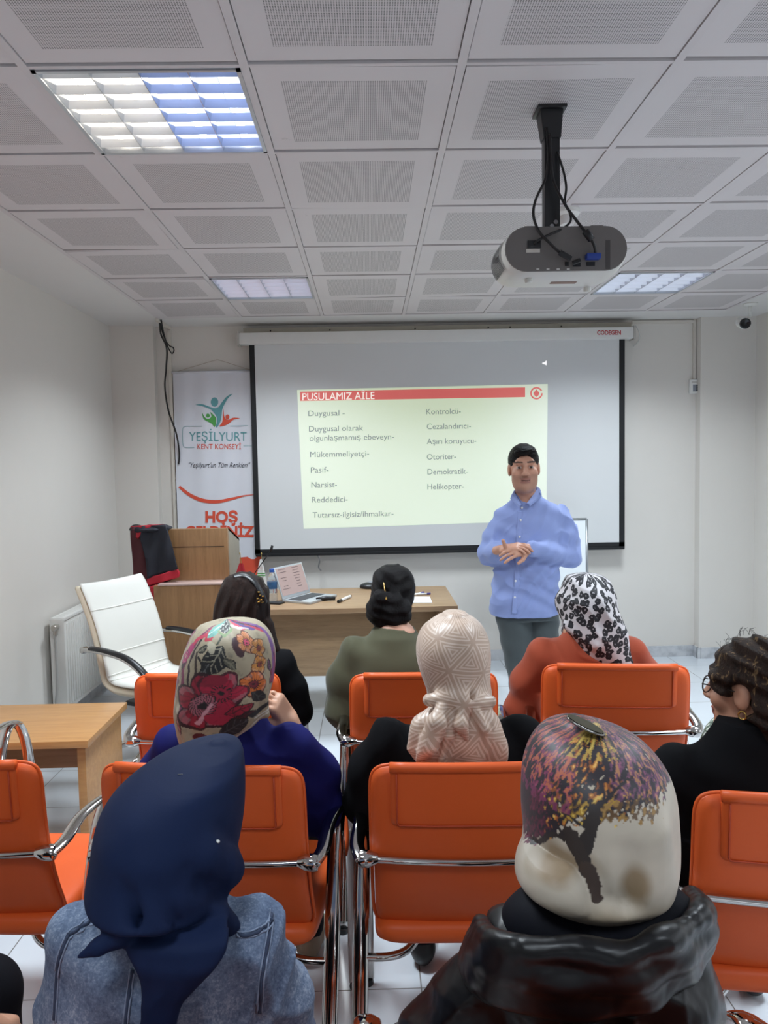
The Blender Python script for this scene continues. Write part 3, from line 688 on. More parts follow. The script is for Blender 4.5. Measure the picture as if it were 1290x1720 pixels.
# ------------------------------------------------------------------ furniture
M_oak = wood('desk_oak', '#8a6c50', '#a88a69'); M_oakf = wood('desk_front_oak', '#8b7154', '#a98b68'); M_beech = wood('table_beech', '#b07d4c', '#c4925c', .35)
M_pale = plain('lectern_side', '#a29a8c', .5)
t = thing('desk', (-.19, 4.95, 0), 'oak desk with laptop and bottle in front of the screen', 'desk')
MB().box((-.885, 4.57, .72), (.513, 5.33, .752), .002).build('desktop', M_oak, t, auto=40, world=True)
for x in (-.835, .405): MB().box((x, 4.66, 0), (x+.055, 5.26, .72), .002).build('side_panel', M_oakf, t, auto=40, world=True)
MB().box((-.78, 4.78, .29), (.405, 4.80, .72), .001).build('modesty_panel', M_oakf, t, auto=40, world=True)
t = thing('lectern', (-1.2, 5.3, 0), 'tall wooden lectern with a jacket draped over its top, by the banner', 'lectern')
M_lec = wood('lectern_oak', '#83603f', '#9c7650', .42, (30, 30, 2.5))
w = MB(); w.box((-1.36, 5.1, .80), (-.935, 5.14, 1.2), .002); w.build('upper_front', M_lec, t, auto=40, world=True)
MB().box((-1.345, 5.0985, 1.08), (-.96, 5.101, 1.084)).build('groove', plain('groove_dark', '#3d2c1d', .7), t, world=True)
for x0 in (-1.36, -.975):
    w = MB(); A = [(x0, 5.14, .0), (x0, 5.55, .0), (x0, 5.55, 1.09), (x0, 5.14, 1.2)]; w.add(A+[(p[0]+.04, p[1], p[2]) for p in A], [[0, 1, 2, 3], [7, 6, 5, 4], [0, 4, 5, 1], [1, 5, 6, 2], [2, 6, 7, 3], [3, 7, 4, 0]]); w.build('side_panel', M_pale, t, world=True)
w = MB(); A = [(-1.36, 5.14, 1.185), (-.935, 5.14, 1.185), (-.935, 5.55, 1.075), (-1.36, 5.55, 1.075)]; w.add(A+[(p[0], p[1], p[2]+.015) for p in A], [[3, 2, 1, 0], [4, 5, 6, 7], [0, 1, 5, 4], [1, 2, 6, 5], [2, 3, 7, 6], [3, 0, 4, 7]]); w.build('reading_board', M_lec, t, world=True)
MB().box((-1.39, 4.96, 0), (-.915, 5.1, .85), .002).build('lower_front', M_lec, t, auto=40, world=True)
k = N('acrylic'); k.base(rgba('#c9aea6')); k.i['Roughness'].default_value = .1; M_acr = k.m
MB().box((-1.36, 4.95, .85), (-.925, 5.1, .862), .002).build('acrylic_strip', M_acr, t, auto=40, world=True)
# low table at the left
t = thing('coffee_table', (-1.55, 3.45, 0), 'low beech coffee table at the left wall behind the orange chairs', 'table')
MB().box((-1.92, 3.19, .445), (-1.19, 3.72, .475), .002).build('tabletop', M_beech, t, auto=40, world=True)
for x in (-1.90, -1.247): MB().box((x, 3.22, 0), (x+.035, 3.69, .445), .002).build('side_panel', M_beech, t, auto=40, world=True)
MB().box((-1.865, 3.38, .29), (-1.247, 3.40, .445), .001).build('stretcher_panel', wood('panel_beech', '#8a6039', '#9c7048'), t, auto=40, world=True)
# radiator
M_rad = plain('radiator_white', '#d9d7d2', .4, var=.03)
t = thing('radiator', (-1.92, 5.1, .12), 'white panel radiator with side valve under the left wall behind the white chair', 'radiator')
X0, X1 = -1.95, -1.862; y0_, y1_ = 4.70, 5.75
w = MB(); w.box((X0+.055, y0_, .13), (X1-.006, y1_, .69), .006)
for i in range(26):
    y = y0_+.05+i*(y1_-y0_-.1)/25; w.box((X1-.012, y-.012, .16), (X1, y+.012, .665), .005)
w.build('front_panel', M_rad, t, auto=40, world=True)
MB().box((X0, y0_, .13), (X0+.03, y1_, .69), .004).build('rear_panel', M_rad, t, auto=40, world=True)
w = MB().box((X0, y0_, .685), (X1, y1_, .705), .004)
for i in range(24): y = y0_+.03+i*(y1_-y0_-.06)/23; w.box((X0+.025, y-.004, .7045), (X1-.02, y+.004, .7065))
w.build('top_grille', M_rad, t, auto=40, world=True)
MB().box((X0, y0_-.006, .13), (X1, y0_, .70), .003).build('end_plate', M_rad, t, auto=40, world=True)
vp = at(98, 1052, 4.66); w = MB().lathe([(.016, 0), (.02, .02), (.02, .05), (.014, .055)], (X0+.045, y0_-.005, .655), 14, (0, -1, 0)); w.lathe([(.013, -.03), (.013, .02)], (X0+.045, y0_-.035, .64), 12); w.build('valve', plain('valve_chrome', '#b9b4ac', .3, metal=.8), t, auto=40, world=True)
w = MB().tube(spline([(X0+.045, y0_-.035, .62), (X0+.045, y0_-.035, .45), (X0+.043, y0_-.035, .3), (X0+.03, y0_-.03, .2), (X0+.025, y0_-.02, .1), (X0+.025, y0_-.02, .0)], 6), .008, 10); w.build('pipe', plain('pipe_grey', '#a8a6a3', .4), t, smooth=True, world=True)
# whiteboard behind the speaker
t = thing('whiteboard', (1.4, 5.75, 0), 'white flipchart board on an easel behind the man in the blue shirt', 'whiteboard')
M_alum = plain('aluminium', '#a7abad', .35, metal=.7, var=.03)
q = np.array(at(993, 874, 5.7)); WX = float(q[0]); WT = float(q[2])
def tilt(z): return 5.7+.12*(z-.6)/.56+.0
w = MB(); A = [(WX-.68, tilt(.62), .62), (WX-.03, tilt(.62), .62), (WX, tilt(WT), WT), (WX-.65, tilt(WT), WT)]
w.add(A+[(p[0], p[1]+.012, p[2]) for p in A], [[0, 1, 2, 3], [7, 6, 5, 4]]); w.build('board', plain('board_white', '#dfe5e8', .25, var=.02), t, world=True)
w = MB()
for a_, b_ in zip(A, A[1:]+A[:1]): w.tube([(a_[0], a_[1]+.004, a_[2]), (b_[0], b_[1]+.004, b_[2])], .011, 8, r2=.011)
w.build('frame', M_alum, t, smooth=True, world=True)
for x_, y_ in ((WX-.6, 5.62), (WX-.08, 5.62), (WX-.34, 6.02)): MB().tube([(x_, y_, 0), ((x_+WX-.34)/2, tilt(.7)+.03, .68)], .012, 8).build('leg', M_alum, t, smooth=True, world=True)
MB().box((WX-.6, tilt(.62)-.05, .6), (WX-.1, tilt(.62), .612), .002).build('pen_tray', M_alum, t, auto=40, world=True)
# ------------------------------------------------------------------ orange chairs
def cushion(w, h, t, p=7, n=26, puff=.55, edge=.35):
    "closed pad in the xy plane, thickness along z; edge: share of thickness left at the rim"
    V = []; F = []; m = n+1; bord = []
    for s in (1, -1):
        for j in range(m):
            for i in range(m):
                u, v = 2*i/n-1, 2*j/n-1; u = math.sin(u*math.pi/2)*.35+u*.65; v = math.sin(v*math.pi/2)*.35+v*.65
                a = max(abs(u), abs(v)); b = (abs(u)**p+abs(v)**p)**(1/p); f = a/b if b > 1e-9 else 1
                th = t/2*(edge+(1-edge)*(1-a**6)**puff); V.append([u*f*w/2, v*f*h/2, s*th])
    for s in (0, 1):
        for j in range(n):
            for i in range(n):
                q = [s*m*m+j*m+i, s*m*m+j*m+i+1, s*m*m+(j+1)*m+i+1, s*m*m+(j+1)*m+i]; F.append(q if s == 0 else q[::-1])
    ring = [i for i in range(m)]+[j*m+n for j in range(1, m)]+[n*m+i for i in range(n-1, -1, -1)]+[j*m for j in range(n-1, 0, -1)]
    L = len(ring)
    for a in range(L): b = (a+1) % L; F.append([ring[b], ring[a], ring[a]+m*m, ring[b]+m*m])
    return V, F, [((np.array(V[i])+np.array(V[i+m*m]))/2) for i in ring]
k = N('orange_leather'); c = lin('#da5c26'); k.base(k.mix(k.noise(3), tuple(x*.9 for x in c)+(1,), c+(1,))); k.i['Roughness'].default_value = .46; k.i['Specular IOR Level'].default_value = .35
k.bump(k.math('ADD', k.math('MULTIPLY', k.noise(6, 3), 6.), k.noise(160, 3)), .12, .0015); M_or = k.m
M_seam = plain('orange_seam', '#b23f17', .55, var=.03)
M_chrome = plain('chrome', '#c8c6c3', .09, metal=1, var=.02)
BH = .46                                        # height of the back pad
def bk(x, v, off=0.):
    "point of the chair back: v = height above .43, off = towards the rear"
    s = v/BH; y = .085-.085*s-.02*math.sin(math.pi*s)*1.0+.035*(1-s)**4
    nz = .2; return np.array([x, y-off*.98-.012*0+.012*(x/.25)**2, .425+v-off*nz*.5])
def orange_chair():
    t = thing('conference_chair', (0, 0, 0), 'x', 'chair', 'orange conference chairs')
    V, F, R = cushion(.50, BH, .05, 12)
    rr = random.Random(3)
    mesh_obj('backrest', [bk(v[0]*(1-.02*(v[1] < 0)), v[1]+BH/2, v[2]) for v in V], F, M_or, t)
    MB().tube([bk(p[0]*1.004, p[1]*1.004+BH/2, .0) for p in R], .0045, 6, closed=True).build('piping', M_or, t, smooth=True)
    # pad folded over the top edge
    V, F, R = cushion(.405, .15, .018, 14, 20, .4, .5)
    mesh_obj('headrest_flap', [bk(v[0], BH-.068+v[1], .021+v[2]) for v in V], F, M_or, t)
    w = MB().tube([bk(.2025*q, BH+.004, .024) for q in np.linspace(-1, 1, 12)], .013, 10); w.build('flap_roll', M_or, t, smooth=True)
    w = MB(); y_ = BH-.137
    w.tube([bk(x, y, .0305) for x, y in [(-.187, BH-.01), (-.187, BH-.05), (-.187, y_+.006), (-.183, y_), (-.1, y_-.001), (0, y_), (.1, y_-.001), (.183, y_), (.187, y_+.006), (.187, BH-.05), (.187, BH-.01)]], .0022, 6); w.build('seam', M_seam, t, smooth=True)
    V, F, R = cushion(.50, .47, .075, 10)
    mesh_obj('seat', [(v[0], .30+v[1], .425+v[2]-.012*math.cos(v[1]*6)+.03*max(0, (v[1]-.1))*1.2) for v in V], F, M_or, t)
    MB().tube([bk(x, .236+.006*((x/.27)**2-1), .036) for x in np.linspace(-.27, .27, 14)], .0085, 10).build('crossbar', M_chrome, t, smooth=True)
    for s in (-1, 1):
        fr = []
        A = spline([(s*.290, .50, .018), (s*.290, .50, .10), (s*.290, .495, .35), (s*.288, .47, .53), (s*.286, .40, .635), (s*.284, .32, .655), (s*.283, .25, .60), (s*.286, .17, .45), (s*.290, .06, .22), (s*.294, -.03, .018)], 7)
        w = MB().tube(A, .009, 12, r2=.021, up=(0, 1, 0)); f = w.build('side_frame', M_chrome, t, smooth=True)
        A = spline([(s*.272, .0, .655), (s*.287, .05, .668), (s*.283, .15, .682), (s*.294, .28, .678), (s*.295, .38, .645)], 7)
        MB().tube(A, .008, 12, r2=.018, up=(0, 0, 1)).build('armrest', M_chrome, f, smooth=True)
        w = MB().lathe([(.0, -.03), (.011, -.028), (.019, -.01), (.021, .012), (.018, .02), (0, .021)], bk(s*.262, .236, .036), 14, (s, 0, 0)); w.build('connector', M_chrome, f, auto=40)
        for y_ in (.50, -.03): MB().lathe([(.018, 0), (.02, .006), (.018, .018)], (s*.291, y_, 0), 12).build('glide', M_black, f, auto=40)
    MB().tube(spline([(-.29, .12, .335), (-.22, .12, .335), (-.17, .13, .345), (-.14, .15, .37), (-.13, .2, .385), (.13, .2, .385), (.14, .15, .37), (.17, .13, .345), (.22, .12, .335), (.29, .12, .335)], 5), .0105, 10).build('seat_support', M_chrome, t, smooth=True)
    return t
ch0 = orange_chair(); first = True
CH = dict(F0=(-1.615, 2.52, 4, 'orange chrome-armed chair at the left edge, right behind the coffee table'),
          F1=(-.575, 2.66, 0, 'orange chair of the front row, under the woman with the sparkly hairband'),
          F2=(.172, 2.60, -1.5, 'orange chair of the front row, under the woman with the dark bun'),
          F3=(.845, 2.65, -7, 'orange chair of the front row, under the woman in the leopard-print scarf'),
          S0=(-1.075, 1.90, -4, 'empty orange chair with its seat showing, in front of the coffee table'),
          S1=(-.420, 1.83, -7, 'orange chair of the second row, under the woman in the floral scarf'),
          S2=(.238, 1.80, -2, 'orange chair of the second row, under the woman in the shiny beige scarf'),
          S3=(.935, 1.575, -9, 'orange chair at the right edge, under the woman with glasses'),
          T1=(-.31, .90, 0, 'orange chair at the bottom edge, under the woman in the denim jacket'),
          T2=(.33, .88, 0, 'orange chair at the bottom edge, under the woman in the glossy black jacket'),
          T0=(-1.06, .95, 0, 'orange chair at the bottom left corner, under the person in black'))
for kx, (x, y, rz, lab) in CH.items():
    o = ch0 if first else copy_tree(ch0); first = False
    o.location = (x, y, 0); o.rotation_euler = (0, 0, math.radians(rz)); o['label'] = lab

# ------------------------------------------------------------------ white swivel armchair
k = N('white_leather'); k.base(k.mix(k.noise(4), rgba('#dedcd4'), rgba('#e6e4dc'))); k.i['Roughness'].default_value = .42; k.bump(k.noise(120, 3), .08, .001); M_wl = k.m
M_cream = plain('cream_leather', '#dccfb8', .5)
M_pad = plain('black_arm_pad', '#15161a', .35)
t = thing('office_chair', (-1.19, 4.20, 0), 'white leather swivel armchair with black armrests beside the radiator', 'chair', rz=math.radians(-119))
# local frame: +y faces forward
prof = spline([(.42, .40), (.33, .425), (.15, .44), (.02, .435), (-.09, .445), (-.165, .50), (-.195, .60), (-.225, .75), (-.265, .88), (-.315, 1.0), (-.355, 1.075)], 6)
prof = [np.array([p[0], .40+(p[1]-.44)*.87]) for p in prof]
def shell(w0, off0, off1, ny=22):
    V = []; m = len(prof); F = []
    for side in (0, 1):
        for i, p in enumerate(prof):
            d = prof[min(i+1, m-1)]-prof[max(i-1, 0)]; d = d/np.linalg.norm(d); nrm = np.array([d[1], -d[0]])*-1
            nrm = np.array([d[1], -d[0]]); f = i/(m-1); endf = min(1, min(f, 1-f)*14)**.5
            for j in range(ny+1):
                u = 2*j/ny-1; ef = (1-abs(u)**8)**.5 if abs(u) < 1 else 0
                o = (off0 if side == 0 else off1); mid = (off0+off1)/2; o = mid+(o-mid)*(.25+.75*ef*endf)
                V.append((w0*u*(.96+.04*endf), *(p+nrm*o+nrm*.018*u*u)))
    for side in (0, 1):
        b = side*m*(ny+1)
        for i in range(m-1):
            for j in range(ny):
                q = [b+i*(ny+1)+j, b+i*(ny+1)+j+1, b+(i+1)*(ny+1)+j+1, b+(i+1)*(ny+1)+j]; F.append(q if side else q[::-1])
    R = [j for j in range(ny+1)]+[i*(ny+1)+ny for i in range(1, m)]+[(m-1)*(ny+1)+j for j in range(ny-1, -1, -1)]+[i*(ny+1) for i in range(m-2, 0, -1)]; b = m*(ny+1); L = len(R)
    for a in range(L): F.append([R[a], R[(a+1) % L], R[(a+1) % L]+b, R[a]+b])
    return V, F
V, F = shell(.235, .0, .05); mesh_obj('seat_shell', V, F, M_cream, t)
V, F = shell(.225, .046, .064); mesh_obj('upholstery', V, F, M_wl, t)
def groove(i, nm='stitched_seam'):
    p = prof[i]; d = prof[i+1]-prof[i-1]; d = d/np.linalg.norm(d); nrm = np.array([d[1], -d[0]])
    MB().tube([(u*.222, *(p+nrm*(.0635-.004*u**8)+nrm*.018*u*u)) for u in np.linspace(-1, 1, 18)], .0045, 6).build(nm, M_wl, t, smooth=True)
for i in (8, 14, 27, 33, 39, 50): groove(i)
for s in (-1, 1):
    A = spline([(s*.24, -.25, .645), (s*.275, -.2, .655), (s*.285, -.05, .655), (s*.287, .10, .63), (s*.285, .21, .565), (s*.28, .27, .47), (s*.272, .285, .39), (s*.25, .27, .365)], 7)
    MB().tube(A, .011, 10, r2=.02, up=(0, 0, 1)).build('arm', M_chrome, t, smooth=True)
    A2 = [np.array(p)+np.array((0, .006, .012)) for p in A[9:40]]
    MB().tube(A2, .012, 10, r2=.022, up=(0, 0, 1)).build('arm_pad', M_pad, t, smooth=True)
    MB().lathe([(.0, -.02), (.018, -.018), (.02, .01), (.014, .016), (0, .017)], (s*.25, -.25, .645), 14, (s, 0, 0)).build('arm_bolt', M_chrome, t, auto=40)
MB().lathe([(.028, .09), (.028, .25), (.02, .25), (.02, .335)], n=16).build('column', M_black, t, auto=40)
MB().box((-.12, -.1, .33), (.12, .14, .355), .006).build('mechanism', M_black, t, auto=40)
for q in range(5):
    a = q*2*math.pi/5+.3; d = np.array([math.cos(a), math.sin(a), 0])
    b = MB().tube([d*.02+np.array([0, 0, .12]), d*.16+np.array([0, 0, .105]), d*.29+np.array([0, 0, .08])], [.026, .02, .014], 8, r2=[.02, .016, .012]).build('base_spoke', M_chrome, t, smooth=True)
    s = np.cross(d, (0, 0, 1)); w = MB()
    for e in (-1, 1): w.lathe([(0, -.008), (.026, -.008), (.03, 0), (.026, .008), (0, .008)], d*.29+np.array([0, 0, .03])+s*e*.014, 14, s)
    w.build('caster', M_black, b, auto=40)

# jacket over the lectern
M_jred = plain('jacket_red', '#b3162c', .6, bump=.3, bscale=60); M_jblk = plain('jacket_black', '#1d1f2a', .75, var=.12, bump=.4, bscale=40); M_jmar = plain('jacket_maroon', '#4a1019', .7, var=.1, bump=.3, bscale=50)
t = thing('jacket', (-1.42, 5.05, 1.2), 'dark red and black jacket hanging over the top left of the lectern', 'jacket')
def drape(name, outline, Y, mat, thick=.02, amp=.012, seed=0):
    "a hanging piece of cloth: outline in photo pixels at depth Y, given real thickness and folds"
    P = [at(x, y, Y) for x, y in outline]; xs = [p[0] for p in P]; zs = [p[2] for p in P]
    bm = bmesh.new(); f = bm.faces.new([bm.verts.new((p[0], 0, p[2])) for p in P]); bmesh.ops.triangulate(bm, faces=[f])
    for _ in range(4): bmesh.ops.subdivide_edges(bm, edges=[e for e in bm.edges if e.calc_length() > .022], cuts=1); bmesh.ops.triangulate(bm, faces=[q for q in bm.faces if len(q.verts) > 3])
    r = random.Random(seed); ph = [r.uniform(0, 6) for _ in range(4)]
    for v in bm.verts:
        x, z = v.co.x, v.co.z; v.co.y = Y+amp*(math.sin(38*x+9*z+ph[0])+.7*math.sin(70*x-14*z+ph[1])+.5*math.sin(24*z+ph[2]))*.7
    ext = bmesh.ops.extrude_face_region(bm, geom=bm.faces[:])
    for v in ext['geom']:
        if isinstance(v, bmesh.types.BMVert): v.co.y += thick
    bmesh.ops.recalc_face_normals(bm, faces=bm.faces[:])
    bm.verts.index_update(); V = [v.co[:] for v in bm.verts]; F = [[v.index for v in q.verts] for q in bm.faces]; bm.free()
    return mesh_obj(name, V, F, mat, t, world=True, smooth=True)
drape('jacket_lining', [(219, 885), (250, 882), (262, 884), (300, 960), (298, 970), (262, 985), (224, 985), (222, 950)], 5.045, M_jmar, seed=3)
drape('jacket_body', [(238, 884), (276, 881), (281, 892), (287, 912), (292, 935), (298, 956), (248, 972), (245, 940), (236, 905)], 5.02, M_jblk, seed=1)
drape('red_hem', [(297, 955), (301, 962), (300, 970), (278, 976), (250, 984), (246, 980), (247, 971), (272, 964)], 5.015, M_jred, seed=5, amp=.006)
drape('red_collar', [(220, 884), (248, 882), (276, 881), (277, 886), (243, 889), (236, 893), (232, 905), (226, 902), (220, 893)], 5.03, M_jred, seed=6, amp=.006)
drape('red_sleeve', [(252, 985), (272, 980), (270, 1002), (264, 1014), (254, 1008)], 5.0, M_jred, seed=7, amp=.006)
f = Field((-1.62, 4.98, 1.1), (-1.2, 5.5, 1.3), .006)
f.add(ell((-1.42, 5.15, 1.205), (.115, .16, .022)), .02); f.add(cap((-1.52, 5.05, 1.205), (-1.33, 5.06, 1.21), .018), .02)
f.warp(lambda x, y, z: .004*np.sin(60*x+30*y))
V, F = f.mesh(); mesh_obj('jacket_shoulder', V, F, M_jblk, t, world=True)
MB().tube(spline([(-1.545, 5.04, 1.2), (-1.53, 5.05, 1.225), (-1.49, 5.06, 1.222), (-1.47, 5.05, 1.2)], 5), .014, 8).build('collar_cord', M_black, t, smooth=True, world=True)

# ------------------------------------------------------------------ things on the desk
DZ = .752
t = thing('laptop', (-.42, 4.9, DZ), 'open silver laptop with a pinkish document on its screen, on the desk', 'laptop')
def dz(x, y, z=DZ): p = atz(x, y, z); return np.array(p)
A = [dz(479, 1012), dz(505, 1018), dz(553, 1003), dz(519, 995)]; fl, fr_, br, bl_ = dz(478, 1012), dz(507, 1018.5), dz(553, 1003.5), dz(521, 997)
c0 = np.array([-.53, 4.90, DZ]); ang = math.radians(-33); ex = np.array([math.cos(ang), math.sin(ang), 0]); ey = np.array([-ex[1], ex[0], 0])
# hinge runs along hx, keyboard goes towards kx
hA = np.array([-.585, 4.985, DZ]); hB = np.array([-.445, 5.18, DZ]); hx_ = (hB-hA)/np.linalg.norm(hB-hA)
hA = np.array([-.555, 4.82, DZ]); hx_ = np.array([.50, .866, 0]); kx = np.array([.866, -.50, 0]); LW, LD = .305, .21
M_silver = plain('aluminium_case', '#c3c8cc', .35, metal=.5, var=.02)
ctr = hA+hx_*LW/2+kx*LD/2
MB().obox(ctr+np.array([0, 0, .008]), hx_*LW/2, kx*LD/2, np.array([0, 0, .007]), .003).build('base', M_silver, t, auto=40, world=True)
MB().obox(hA+hx_*LW/2+kx*.078+np.array([0, 0, .0155]), hx_*.135, kx*.05, np.array([0, 0, .0012])).build('keyboard', plain('keys_dark', '#3a3e42', .6), t, world=True)
MB().obox(hA+hx_*LW/2+kx*.165+np.array([0, 0, .0155]), hx_*.05, kx*.03, np.array([0, 0, .0006])).build('touchpad', plain('touchpad', '#aeb4b8', .4), t, world=True)
up = np.array([0, 0, 1.])*math.cos(.32)-kx*math.sin(.32); nr = np.cross(hx_, up); sc_ = hA+np.array([0, 0, .016])
lid = MB().obox(sc_+hx_*LW/2+up*.103, hx_*LW/2, up*.103, nr*.0035, .002).build('lid', M_silver, t, auto=40, world=True)
sgn = 1 if nr.dot(kx) > 0 else -1
k = N('laptop_display'); k.base(rgba('#9c8a86')); k.i['Roughness'].default_value = .25; k.i['Emission Color'].default_value = rgba('#b99a94'); k.i['Emission Strength'].default_value = .35
MB().obox(sc_+hx_*LW/2+up*.107+nr*sgn*.0042, hx_*(LW/2-.012), up*.088, nr*.0006).build('display', k.m, lid, world=True)
k = N('display_ink'); k.base(rgba('#6d5a5a')); w = MB(); rr = random.Random(5)
for r in range(9):
    for c_ in (0, 1):
        if rr.random() < .85: w.obox(sc_+hx_*(.03+c_*.14+.04)+up*(.185-.018*r)+nr*sgn*.0052, hx_*rr.uniform(.02, .042), up*.0018, nr*.0002)
w.build('display_text', k.m, lid, world=True)
# water bottle
k = N('clear_plastic'); k.base(rgba('#e8eef2')); k.i['Roughness'].default_value = .06; k.i['Transmission Weight'].default_value = .85; k.i['IOR'].default_value = 1.25; M_clear = k.m
b0 = dz(458, 1011); t = thing('water_bottle', b0, 'clear plastic water bottle with blue cap on the desk beside the laptop', 'bottle')
MB().lathe([(.0, 0), (.028, .001), (.031, .01), (.031, .05), (.029, .055), (.031, .06), (.031, .13), (.029, .15), (.02, .178), (.013, .186), (.013, .195), (0, .196)], n=20).build('bottle', M_clear, t, auto=50)
MB().lathe([(.0, .188), (.0155, .188), (.0155, .206), (.013, .208), (0, .208)], n=18).build('cap', plain('cap_blue', '#2d5db8', .4), t, auto=50)
MB().lathe([(.0312, .085), (.0316, .087), (.0316, .128), (.0312, .13)], n=24).build('label', plain('label_blue', '#2e5f8f', .5, var=.25, nscale=60), t, auto=50)
# phone, remote, marker, papers, pens
t = tag(MB().obox(dz(462, 1011)+np.array([-.0, -.06, .005]), (.055, -.02, 0), (.012, .03, 0), (0, 0, .005), .002).build('phone', M_black, auto=40), 'black phone lying on the desk below the water bottle', 'phone')
p0, p1 = dz(531, 1010), dz(563, 1008); d = (p1-p0)/np.linalg.norm(p1-p0); s = np.array([-d[1], d[0], 0])
t = thing('presenter_remote', p0, 'black presenter remote lying on the desk in front of the laptop', 'remote')
MB().tube([p0+np.array([0, 0, .014]), p0+d*.06+np.array([0, 0, .016]), p1+np.array([0, 0, .013])], [.010, .0135, .010], 10, r2=[.015, .018, .012], up=(0, 0, 1)).build('handle', M_black, t, smooth=True, world=True)
MB().obox(p0+d*.055+np.array([0, 0, .0285]), d*.014, s*.009, (0, 0, .0018)).build('button', M_grey, t, world=True)
p0, p1 = dz(568, 1013), dz(588, 1004); d = (p1-p0)/np.linalg.norm(p1-p0); t = thing('marker_pen', p0, 'white board marker with a black cap lying on the desk', 'marker'); z_ = np.array([0, 0, .0095])
MB().tube([p0+d*.05+z_, p1+z_], .009, 12).build('barrel', M_white, t, auto=50, world=True); MB().tube([p0+z_, p0+d*.05+z_], .0095, 12).build('cap', M_black, t, auto=50, world=True); MB().tube([p1+z_, p1+d*.012+z_], .0075, 12).build('end_plug', M_black, t, auto=50, world=True)
A = [dz(690, 1013), dz(726, 1013), dz(722, 1003), dz(692, 1003)]
w = MB(); w.add(A+[p+np.array([0, 0, .0035]) for p in A], [[3, 2, 1, 0], [4, 5, 6, 7], [0, 1, 5, 4], [1, 2, 6, 5], [2, 3, 7, 6], [3, 0, 4, 7]]); tag(w.build('paper_sheets', plain('paper', '#e9ecef', .7, var=.02)), 'thin stack of white paper at the right end of the desk', 'paper')
M_pur = plain('pen_purple', '#4a3e86', .4)
for i, (dx, dy, a) in enumerate(((0, 0, .4), (.018, .012, 1.0), (.036, -.01, .2))):
    p = dz(700, 1000)+np.array([dx, dy+.02, .0062]); d = np.array([math.cos(a), math.sin(a), 0]); t = thing('pen', p, ('purple and white pen beside the paper, nearest the bun', 'purple and white pen in the middle of three beside the paper', 'purple and white pen beside the paper, farthest from the bun')[i], 'pen', 'pens on the desk by the paper')
    MB().tube([-d*.05, d*.03], .006, 10).build('barrel', M_white, t, smooth=True); MB().tube([d*.03, d*.055], .0065, 10).build('cap', M_pur, t, smooth=True)
p = dz(620, 990); t = thing('microphone_base', p+np.array([.02, .06, 0]), 'dark rounded conference unit on the back of the desk behind the bun', 'microphone')
f = Field((-.15, -.1, 0), (.15, .1, .07), .004); f.add(ell((0, 0, .012), (.085, .06, .03)), .01); f.keep(lambda x, y, z: .001-z+0*x+0*y); V, F = f.mesh(); mesh_obj('housing', V, F, M_black, t)
MB().lathe([(.03, .036), (.03, .042), (.0, .043)], n=16).build('button', M_grey, t, auto=40)
# gooseneck microphone
p = np.array([-.80, 5.2, DZ]); t = thing('gooseneck_microphone', p, 'thin black gooseneck microphone standing on the desk left of the bottle', 'microphone')
MB().obox(p+np.array([0, 0, .015]), (.055, 0, 0), (0, .06, 0), (0, 0, .015), .006).build('base', M_black, t, auto=40, world=True)
e = at(455, 925, 5.2); A = spline([p+np.array([0, .02, .03]), p+np.array([.0, .02, .10]), (p+np.array([.02, 0, .1])+e)/2+np.array([-.012, 0, .0]), e], 8)
MB().tube(A, .0035, 8).build('stem', M_black, t, smooth=True, world=True); MB().tube([e-np.array([.003, 0, .008]), e+np.array([.004, 0, .012]), e+np.array([.01, 0, .034])], [.006, .009, .008], 10).build('capsule', plain('foam_black', '#141012', .8), t, smooth=True, world=True)
# desk flags
def flag(px_, top, lean, base, clothrows, mat, lab, extra=None):
    t = thing('desk_flag', base, lab, 'flag', 'little flags on the desk')
    MB().lathe([(.035, 0), (.035, .006), (.01, .012), (.006, .02)], base, 16).build('foot', M_white, t, auto=40, world=True)
    e = at(px_, top, base[1]); MB().tube([base, e], .0025, 8).build('pole', plain('brass', '#b49a5c', .3, metal=.8), t, world=True); MB().lathe([(.0, -.006), (.005, 0), (0, .012)], e, 10).build('finial', plain('brass', '#b49a5c'), t, auto=60, world=True)
    V = []; F = []; n = len(clothrows)
    for i, (y, xl, xr) in enumerate(clothrows):
        for j in range(9): q = j/8; x = xl+(xr-xl)*q; a = at(x, y, base[1]); V.append((a[0], base[1]-.004-.008*math.sin(q*9+.6)*i/n, a[2]))
    for i in range(n-1):
        for j in range(8): F.append([i*9+j, i*9+j+1, (i+1)*9+j+1, (i+1)*9+j])
    m = len(V); V += [(v[0], v[1]+.0015, v[2]) for v in V]; F += [[q+m for q in f][::-1] for f in F]
    mesh_obj('cloth', V, F, mat, t, world=True)
    return t
k = N('red_flag_cloth'); k.base(k.mix(k.noise(9), rgba('#a01b2a'), rgba('#b3202f'))); k.i['Roughness'].default_value = .6
b1 = np.array([-.845, 5.2, DZ]); b2 = np.array([-.735, 5.24, DZ])
flag(403, 930, 0, b1, [(946, 402, 408), (955, 399, 411), (965, 396, 414), (985, 392, 420), (1005, 392, 424)], k.m, 'little red flag on the desk beside the lectern')
k = N('white_flag_cloth'); s_ = k.n('SeparateXYZ'); k.l(k.coord('Object'), s_.inputs[0])
zf = at(439, 965, 5.24)[2]-DZ; zz = k.math('SUBTRACT', s_.outputs[2], zf)
st = k.math('LESS_THAN', k.math('ABSOLUTE', k.math('SUBTRACT', k.math('FRACT', k.math('DIVIDE', zz, .0145)), .5)), .24); st = k.math('MULTIPLY', st, k.math('LESS_THAN', k.math('ABSOLUTE', zz), .016))
spot = k.math('MULTIPLY', k.math('LESS_THAN', k.math('ABSOLUTE', k.math('SUBTRACT', zz, .036)), .012), k.math('GREATER_THAN', k.noise(90, 2), .55))
